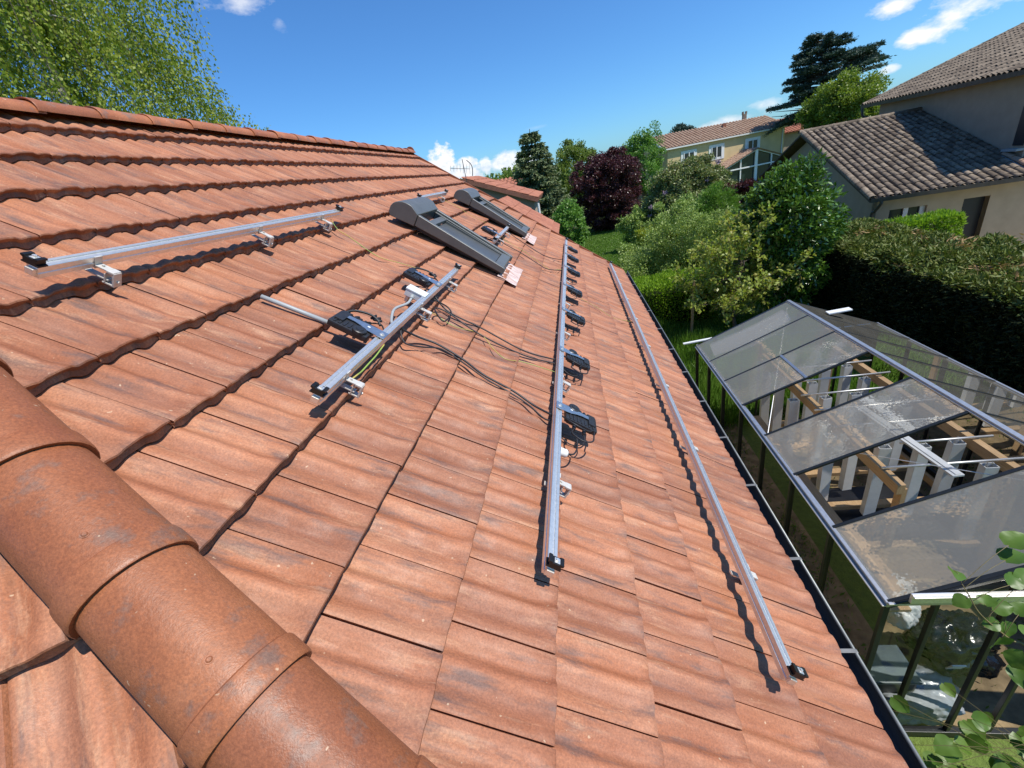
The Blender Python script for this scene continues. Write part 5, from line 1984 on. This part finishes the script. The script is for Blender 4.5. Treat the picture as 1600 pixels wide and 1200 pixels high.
tree('lilac_bush', 'large grey green lilac bush with pale mauve flowers near the cream house', 'bush', at(14.0, 27.5), at(14.0, 27.5, 2.55), (2.4, 1.7, 1.45), LM['lilac'], 300, 200, 0.40, 0.12, 0.08, 0.10, 13, extra=lilac_flowers)
tree('red_bush', 'small dark red bush under the veranda of the cream house', 'bush', at(19.6, 27), at(19.6, 27, 2.0), (0.95, .9, .95), LM['prunus'], 70, 90, 0.28, 0.15, 0.10, 0.06, 14)
tree('conifer_bush', 'soft bright green conifer bush with a feathery top beside the laurel', 'bush', at(16.8, 22.5), at(16.8, 22.5, 1.55), (0.95, .9, 1.65), LM['conifer'], 190, 170, 0.28, 0.12, 0.03, 0.08, 15, axis_k=1.6, lumpy=0.12)
tree('laurel_bush', 'dark glossy laurel with shining leaves at the end of the big hedge', 'bush', at(23.8, 13.6), at(23.8, 13.6, 2.45), (1.02, 1.0, 1.92), LM['laurel'], 330, 75, 0.25, 0.15, 0.058, 0.07, 16, inner=0.4, lumpy=0.12, axis_k=0.9)
tree('round_bush', 'grey green bush rounded beside the foot of the purple tree', 'bush', at(7.9, 27), at(7.9, 27, 1.1), (1.0, .9, 1.2), LM['greygreen'], 90, 80, 0.3, 0.14, 0.09, 0.05, 18)
tree('pale_bush', 'pale green bush below the spruce beside the end of the roof', 'bush', at(-0.4, 29), at(-0.4, 29, 1.5), (1.05, 1.0, 1.75), LM['green'], 120, 90, 0.32, 0.15, 0.10, 0.06, 19, lumpy=0.15)
tree('dense_shrub', 'broad grey green shrub filling the middle of the garden', 'shrub', at(13.0, 18.2), at(13.0, 18.2, 1.2), (2.35, 1.4, 1.45), LM['greygreen'], 300, 230, 0.36, 0.085, 0.04, 0.06, 20, inner=0.45, lumpy=0.5)
tree('dense_shrub', 'smaller dark shrub between the broad shrub and the lawn', 'shrub', at(7.6, 20), at(7.6, 20, 0.6), (0.85, .8, .95), LM['greygreen'], 120, 80, 0.24, 0.10, 0.055, 0.05, 21)
tree('golden_bush', 'golden yellow bush glowing behind the young fruit tree', 'bush', at(18.3, 15.2), at(18.3, 15.2, 1.25), (0.75, .6, .85), LM['golden'], 110, 80, 0.2, 0.09, 0.06, 0.05, 22)


# ---- young fruit tree with sparse foliage
def fruit_tree():
    rng = np.random.default_rng(33)
    base = np.array(at(19.2, 12.2))
    t = thing('fruit_tree', 'young fruit tree with thin branches and sparse yellow green leaves beyond the greenhouse', 'tree', tuple(base))
    mb = MB()
    tips = branch_tubes(mb, (0, 0, 0), (0.1, 0.0, 2.45), 0.055, 2.05, 38, rng, lo=0.28, tipr=0.006, droop=-0.05)
    P, A = [], []
    for pts in tips:
        pts = np.array(pts)
        for _ in range(3):
            for q in range(1, 5):
                d = unit(rng.normal(size=3) + np.array([0, 0, .5]))
                a = pts[q]
                b = a + d * rng.uniform(0.15, 0.45)
                mb.tube([a, b], [0.005, 0.002], 4, False)
                for s_ in np.linspace(0.2, 1, 6):
                    c = a + (b - a) * s_
                    n = rng.integers(2, 6)
                    P.append(c + rng.normal(0, 0.035, (n, 3)))
                    A.append(np.tile(d, (n, 1)))
    mb.build('trunk', MT['bark'], t, recalc=False)
    V = leaves(np.concatenate(P), 0.095, 0.062, np.concatenate(A) + np.array([0, 0, -.2]), 0.9, rng)
    fast_mesh('crown', V, 4, LM['apple'], t)


fruit_tree()
st = MB().box((0, 0, 0.85), (0.06, 0.06, 1.7), None, 0.004).build('wooden_stake', MT['wood'], None, Matrix.Translation(polar(14.1, 12.4)) @ Matrix.Rotation(rad(2), 4, 'Y'))
tag(st, 'square wooden stake standing before the low bright hedge', 'stake')


# ---- hedges: leaf sheets over a box with an uneven skin
def hedge(name, label, x0, x1, y0, y1, h, mat, dens, L, W, seed, up=0.6, rough=0.12, core=True, rot=0.0, org=(0, 0), dry=None, wob=0.12, group=None):
    rng = np.random.default_rng(seed)
    cx, cy = (x0 + x1) / 2, (y0 + y1) / 2
    t = thing(name, label, 'hedge', (cx + org[0], cy + org[1], 0), (0, 0, rot), group)
    hx, hy = (x1 - x0) / 2, (y1 - y0) / 2
    P, A = [], []

    def wobble(p):
        return wob * (np.sin(p[:, 0] * 1.7 + seed) + np.sin(p[:, 1] * 1.9 + 2 * seed) + np.sin((p[:, 0] + p[:, 1]) * 3.1 + p[:, 2] * 2.3) + 0.8 * np.sin(p[:, 0] * 6.1 - p[:, 1] * 4.3 + p[:, 2] * 5)) / 2

    for face, area in (('top', 4 * hx * hy), ('x-', 2 * hy * h), ('x+', 2 * hy * h), ('y-', 2 * hx * h), ('y+', 2 * hx * h)):
        n = int(area * dens * (1.0 if face == 'top' or up > .3 else 0.5))
        dp = rough * 2.2 if face == 'top' or up > .3 else 0.62
        a, b = rng.uniform(-1, 1, n), rng.uniform(-1, 1, n)
        z = (b + 1) / 2 * h
        if face == 'top':
            p, nn = np.stack([a * hx, b * hy, np.full(n, h)], 1), np.array([0, 0, 1.0])
        elif face[0] == 'x':
            s_ = -1 if face[1] == '-' else 1
            p, nn = np.stack([np.full(n, s_ * hx), a * hy, z], 1), np.array([s_, 0, 0.0])
        else:
            s_ = -1 if face[1] == '-' else 1
            p, nn = np.stack([a * hx, np.full(n, s_ * hy), z], 1), np.array([0, s_, 0.0])
        # round the shoulders
        p = p + nn * (wobble(p) - rng.uniform(0, 1, n) ** 1.6 * dp)[:, None]
        e = np.clip((p[:, 2] - (h - 0.35)) / 0.35, 0, 1) ** 2
        p[:, 0] *= 1 - 0.06 * e / max(hx, .6)
        P.append(p)
        A.append(np.tile(nn * (0.9 if up > .3 else 0.45) + np.array([0, 0, up]), (n, 1)) + (0 if up > .3 else 1) * rng.normal(0, 0.9, (n, 3)) * np.array([1, 1, .25]))
    P, A = np.concatenate(P), np.concatenate(A)
    P[:, 2] = np.maximum(P[:, 2], 0.03)
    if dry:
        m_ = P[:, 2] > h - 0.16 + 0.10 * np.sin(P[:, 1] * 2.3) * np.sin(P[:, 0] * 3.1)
        fast_mesh('shade_foliage', leaves(P[~m_], L, W, A[~m_], 0.75, rng), 4, LM['hedge_shade'], t)  # leaves below the top are coloured dark to stand for shade
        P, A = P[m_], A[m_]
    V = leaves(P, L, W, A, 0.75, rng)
    extra = None
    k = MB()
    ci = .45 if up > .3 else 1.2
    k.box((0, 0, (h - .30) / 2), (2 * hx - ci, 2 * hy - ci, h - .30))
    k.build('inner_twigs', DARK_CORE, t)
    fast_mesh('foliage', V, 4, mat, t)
    if dry:
        Q, B_ = [], []
        for (dx_, dy_, r_, n) in dry:
            for _ in range(n):
                c = np.array([dx_ - cx, dy_ - cy, h]) + np.append(rng.normal(0, r_, 2), 0)
                c[2] = h + wobble(c[None])[0] - 0.03 + rng.uniform(-.06, .05)
                Q.append(c + rng.normal(0, [0.09, 0.09, 0.02], (22, 3)))
                B_.append(np.tile(np.array([rng.normal(), rng.normal(), 0.3]), (22, 1)))
        fast_mesh('dry_foliage', leaves(np.concatenate(Q), L * 1.1, W, np.concatenate(B_), 0.6, rng), 4, LM['dry'], t)
    return t


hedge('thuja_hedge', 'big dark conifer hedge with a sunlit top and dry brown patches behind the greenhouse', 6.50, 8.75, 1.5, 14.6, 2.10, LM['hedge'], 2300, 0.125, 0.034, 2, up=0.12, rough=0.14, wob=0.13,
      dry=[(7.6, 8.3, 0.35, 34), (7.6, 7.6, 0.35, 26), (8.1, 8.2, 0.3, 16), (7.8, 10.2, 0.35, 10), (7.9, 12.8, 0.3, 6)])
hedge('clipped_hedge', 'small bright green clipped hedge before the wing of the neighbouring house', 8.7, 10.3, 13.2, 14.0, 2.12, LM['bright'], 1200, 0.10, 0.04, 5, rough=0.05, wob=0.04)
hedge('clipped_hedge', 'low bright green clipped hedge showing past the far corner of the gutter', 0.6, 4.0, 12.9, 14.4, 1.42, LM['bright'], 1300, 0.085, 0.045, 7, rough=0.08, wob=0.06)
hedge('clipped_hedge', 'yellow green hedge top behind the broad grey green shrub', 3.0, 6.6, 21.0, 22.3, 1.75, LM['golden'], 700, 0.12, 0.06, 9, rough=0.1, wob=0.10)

# far belt of trees that closes the view, one mass
rng = np.random.default_rng(77)
Pn, An = [], []
for i in range(420):
    a_z = rng.uniform(-24, 52)
    dd = rng.uniform(98, 150)
    h_ = rng.uniform(3.4, 6.2) * (1.25 if a_z < -5 else 1.0)
    c = polar(a_z, dd)
    n = 70
    d = unit(rng.normal(size=(n, 3)))
    d[:, 2] = np.abs(d[:, 2])
    Pn.append(c + d * np.array([2.6, 2.6, h_]) * rng.uniform(0.7, 1, (n, 1)))
    An.append(d)
far = fast_mesh('far_woods', leaves(np.concatenate(Pn), 1.1, 0.9, np.concatenate(An), 1.0, rng), 4, LM['poplar'])
tag(far, 'belt of far trees along the horizon', 'woods', kind='stuff')
# the light green wooded slope between the aerial and the spruce
Pn, An = [], []
for i in range(70):
    a_z = rng.uniform(-10.6, -4.2)
    dd = rng.uniform(78, 92)
    h_ = 5.2 + 2.4 * np.clip((a_z + 10.6) / 5, 0, 1) + rng.normal(0, .35)
    c = polar(a_z, dd)
    n = 120
    d = unit(rng.normal(size=(n, 3)))
    d[:, 2] = np.abs(d[:, 2])
    Pn.append(c + d * np.array([1.3, 1.3, h_]) * rng.uniform(0.75, 1, (n, 1)))
    An.append(d)
far = fast_mesh('far_woods', leaves(np.concatenate(Pn), 0.5, 0.4, np.concatenate(An), 1.0, rng), 4, LM['poplar'])
tag(far, 'light green copse on the skyline behind the low annex', 'woods', kind='stuff')

# tall grass between the eave and the greenhouse
n = 26000
x, y = rng.uniform(0.9, 5.4, n), rng.uniform(7.3, 12.9, n)
P = np.stack([x, y, np.zeros(n)], 1)
hgt = 0.30 + 0.30 * (0.5 + 0.5 * np.sin(x * 2.1 + y * 1.3)) * (0.5 + 0.5 * np.sin(y * 2.7 - x))
V = leaves(P, 0.5, 0.022, np.stack([rng.normal(0, .25, n), rng.normal(0, .25, n), np.ones(n)], 1), 0.18, rng)
V = V.reshape(-1, 4, 3)
V[:, :, 2] *= (hgt / 0.5)[:, None]
tg = fast_mesh('tall_grass', V.reshape(-1, 3), 4, LM['blade'])
tag(tg, 'uncut grass growing beyond the greenhouse', 'grass', kind='stuff')
n = 16000
x, y = rng.uniform(1.25, 5.5, n), rng.uniform(2.4, 7.4, n)
m = (rng.uniform(size=n) < 0.35 + 0.65 * (np.sin(x * 3.1) * np.sin(y * 2.3 + 1) > 0.15)) & ((x < 2.7) | (rng.uniform(size=n) < .25))
P = np.stack([x, y, np.zeros(n)], 1)[m]
tg = fast_mesh('weeds', leaves(P, 0.07, 0.014, np.tile(np.array([0, 0, 1.0]), (len(P), 1)), 0.9, rng), 4, LM['blade'])
tag(tg, 'low weeds on the bare earth in and around the greenhouse', 'weeds', kind='stuff')
n = 60000
az = rng.uniform(-2, 12, n)
t_ = rng.uniform(19, 40, n)
P = np.stack([t_ * np.sin(np.radians(az)), t_ * np.cos(np.radians(az)), np.zeros(n)], 1)
tg = fast_mesh('lawn_grass', leaves(P, 0.11, 0.035, np.tile(np.array([0, 0, 1.0]), (n, 1)), 0.7, rng), 4, LM['blade'])
tag(tg, 'mown lawn blades by the purple tree', 'grass', kind='stuff')


# ---- creeper with broad leaves by the greenhouse gable
def big_leaf(mb, c, size, axis, nrm, cup=0.12, seed=0):
    axis = Vector(axis).normalized()
    nrm = Vector(nrm)
    side = axis.cross(nrm).normalized()
    nrm = side.cross(axis).normalized()
    rows = []
    nv_, nu_ = 9, 7
    for i in range(nv_):
        t = i / (nv_ - 1)
        w = 0.52 * (math.sin(math.pi * min(1, t ** 0.72 * 0.97 + 0.03))) ** 0.75 * (1 + 0.03 * math.sin(11 * t + seed))
        row = []
        for j in range(nu_):
            s_ = (j / (nu_ - 1)) * 2 - 1
            back = -0.10 * abs(s_) * max(0, 1 - t * 3)
            h_ = cup * (abs(s_) ** 1.4) * w * 1.6 - 0.22 * t * t + 0.03 * math.sin(14 * t + 3 * s_ + seed) * abs(s_)
            row.append(Vector(c) + (axis * (t + back) + side * (s_ * w) + nrm * h_) * size)
        rows.append([tuple(q) for q in row])
    mb.grid(np.array(rows))


def creeper():
    rng = np.random.default_rng(5)
    base = np.array([2.75, 1.5, 0.0])
    t = thing('creeper', 'climbing plant with broad green leaves in front of the greenhouse gable', 'climbing plant', tuple(base))
    tip = [(1.777, 1.713, 2.737), (1.809, 1.687, 2.671), (1.843, 1.657, 2.596), (1.901, 1.633, 2.526), (1.996, 1.606, 2.434), (2.076, 1.594, 2.377)]
    spots = [(2.093, 1.848, 2.892, 0.16), (2.071, 1.808, 2.818, 0.167), (1.757, 1.733, 2.786, 0.113), (1.757, 1.67, 2.656, 0.1), (1.896, 1.69, 2.644, 0.1), (1.973, 1.68, 2.594, 0.12), (1.901, 1.633, 2.526, 0.093), (1.989, 1.628, 2.48, 0.107), (1.935, 1.591, 2.426, 0.153), (2.017, 1.56, 2.331, 0.153), (2.027, 1.525, 2.253, 0.14), (2.047, 1.751, 2.711, 0.12), (2.073, 1.688, 2.57, 0.12), (2.111, 1.765, 2.714, 0.133)]
    stem_pts = tip + [(2.35, 1.55, 1.95), (2.65, 1.5, 1.3), (2.75, 1.5, 0.6), (2.75, 1.5, 0.0)]
    mb = MB()
    sp = smooth_path([tuple(np.array(q) - base) for q in stem_pts], 6)
    mb.tube(sp, [0.0022 + 0.006 * i / len(sp) for i in range(len(sp))], 7)
    mb.build('stem', MT['vine_stem'], t, smooth=True)
    sp = [np.array(q) + base for q in sp]
    mb, mb2 = MB(), MB()

    def put(c, size, i, d=None, nz_=1.0):
        c = np.array(c)
        k = int(np.argmin([np.linalg.norm(c - q) for q in sp]))
        q = sp[k]
        dd = unit(c - q + rng.normal(0, .04, 3)) if d is None else d
        c0 = c - dd * size * .5
        mb.tube(smooth_path([tuple(q - base), tuple((q + c0) / 2 - base + np.array([0, 0, .02])), tuple(c0 - base)], 4), 0.0015, 5)
        big_leaf(mb2, c0 - base, size, dd, (rng.normal(-.15, .35), rng.normal(-.35, .35), nz_), 0.16, i)

    for i, (x, y, z, sz) in enumerate(spots):
        put((x, y, z), sz * 0.72, i)
    for i in range(7):
        q = np.array([2.25, 1.62, 2.25]) + rng.normal(0, [0.16, 0.12, 0.2])
        if q[0] > 1.9:
            put(q, rng.uniform(0.08, 0.14), i)
    for i in range(110):
        q = np.array([2.30, 1.62, 0.74]) + rng.normal(0, [0.40, 0.20, 0.24])
        if q[0] > 1.45 and q[2] > 0.1:
            put(q, rng.uniform(0.08, 0.14), i, unit(np.array([rng.normal(), rng.normal(), rng.normal(-.3, .4)])))
    o = mb.build('leaf_stalks', MT['vine_stem'], t, smooth=True)
    o['kind'] = 'stuff'
    mb2.build('leaves', LM['vine'], t, smooth=True, recalc=False)


MT['vine_stem'] = plain('vine_stem', (0.16, 0.13, 0.05), 0.6, 0, 0.25, 20)
creeper()
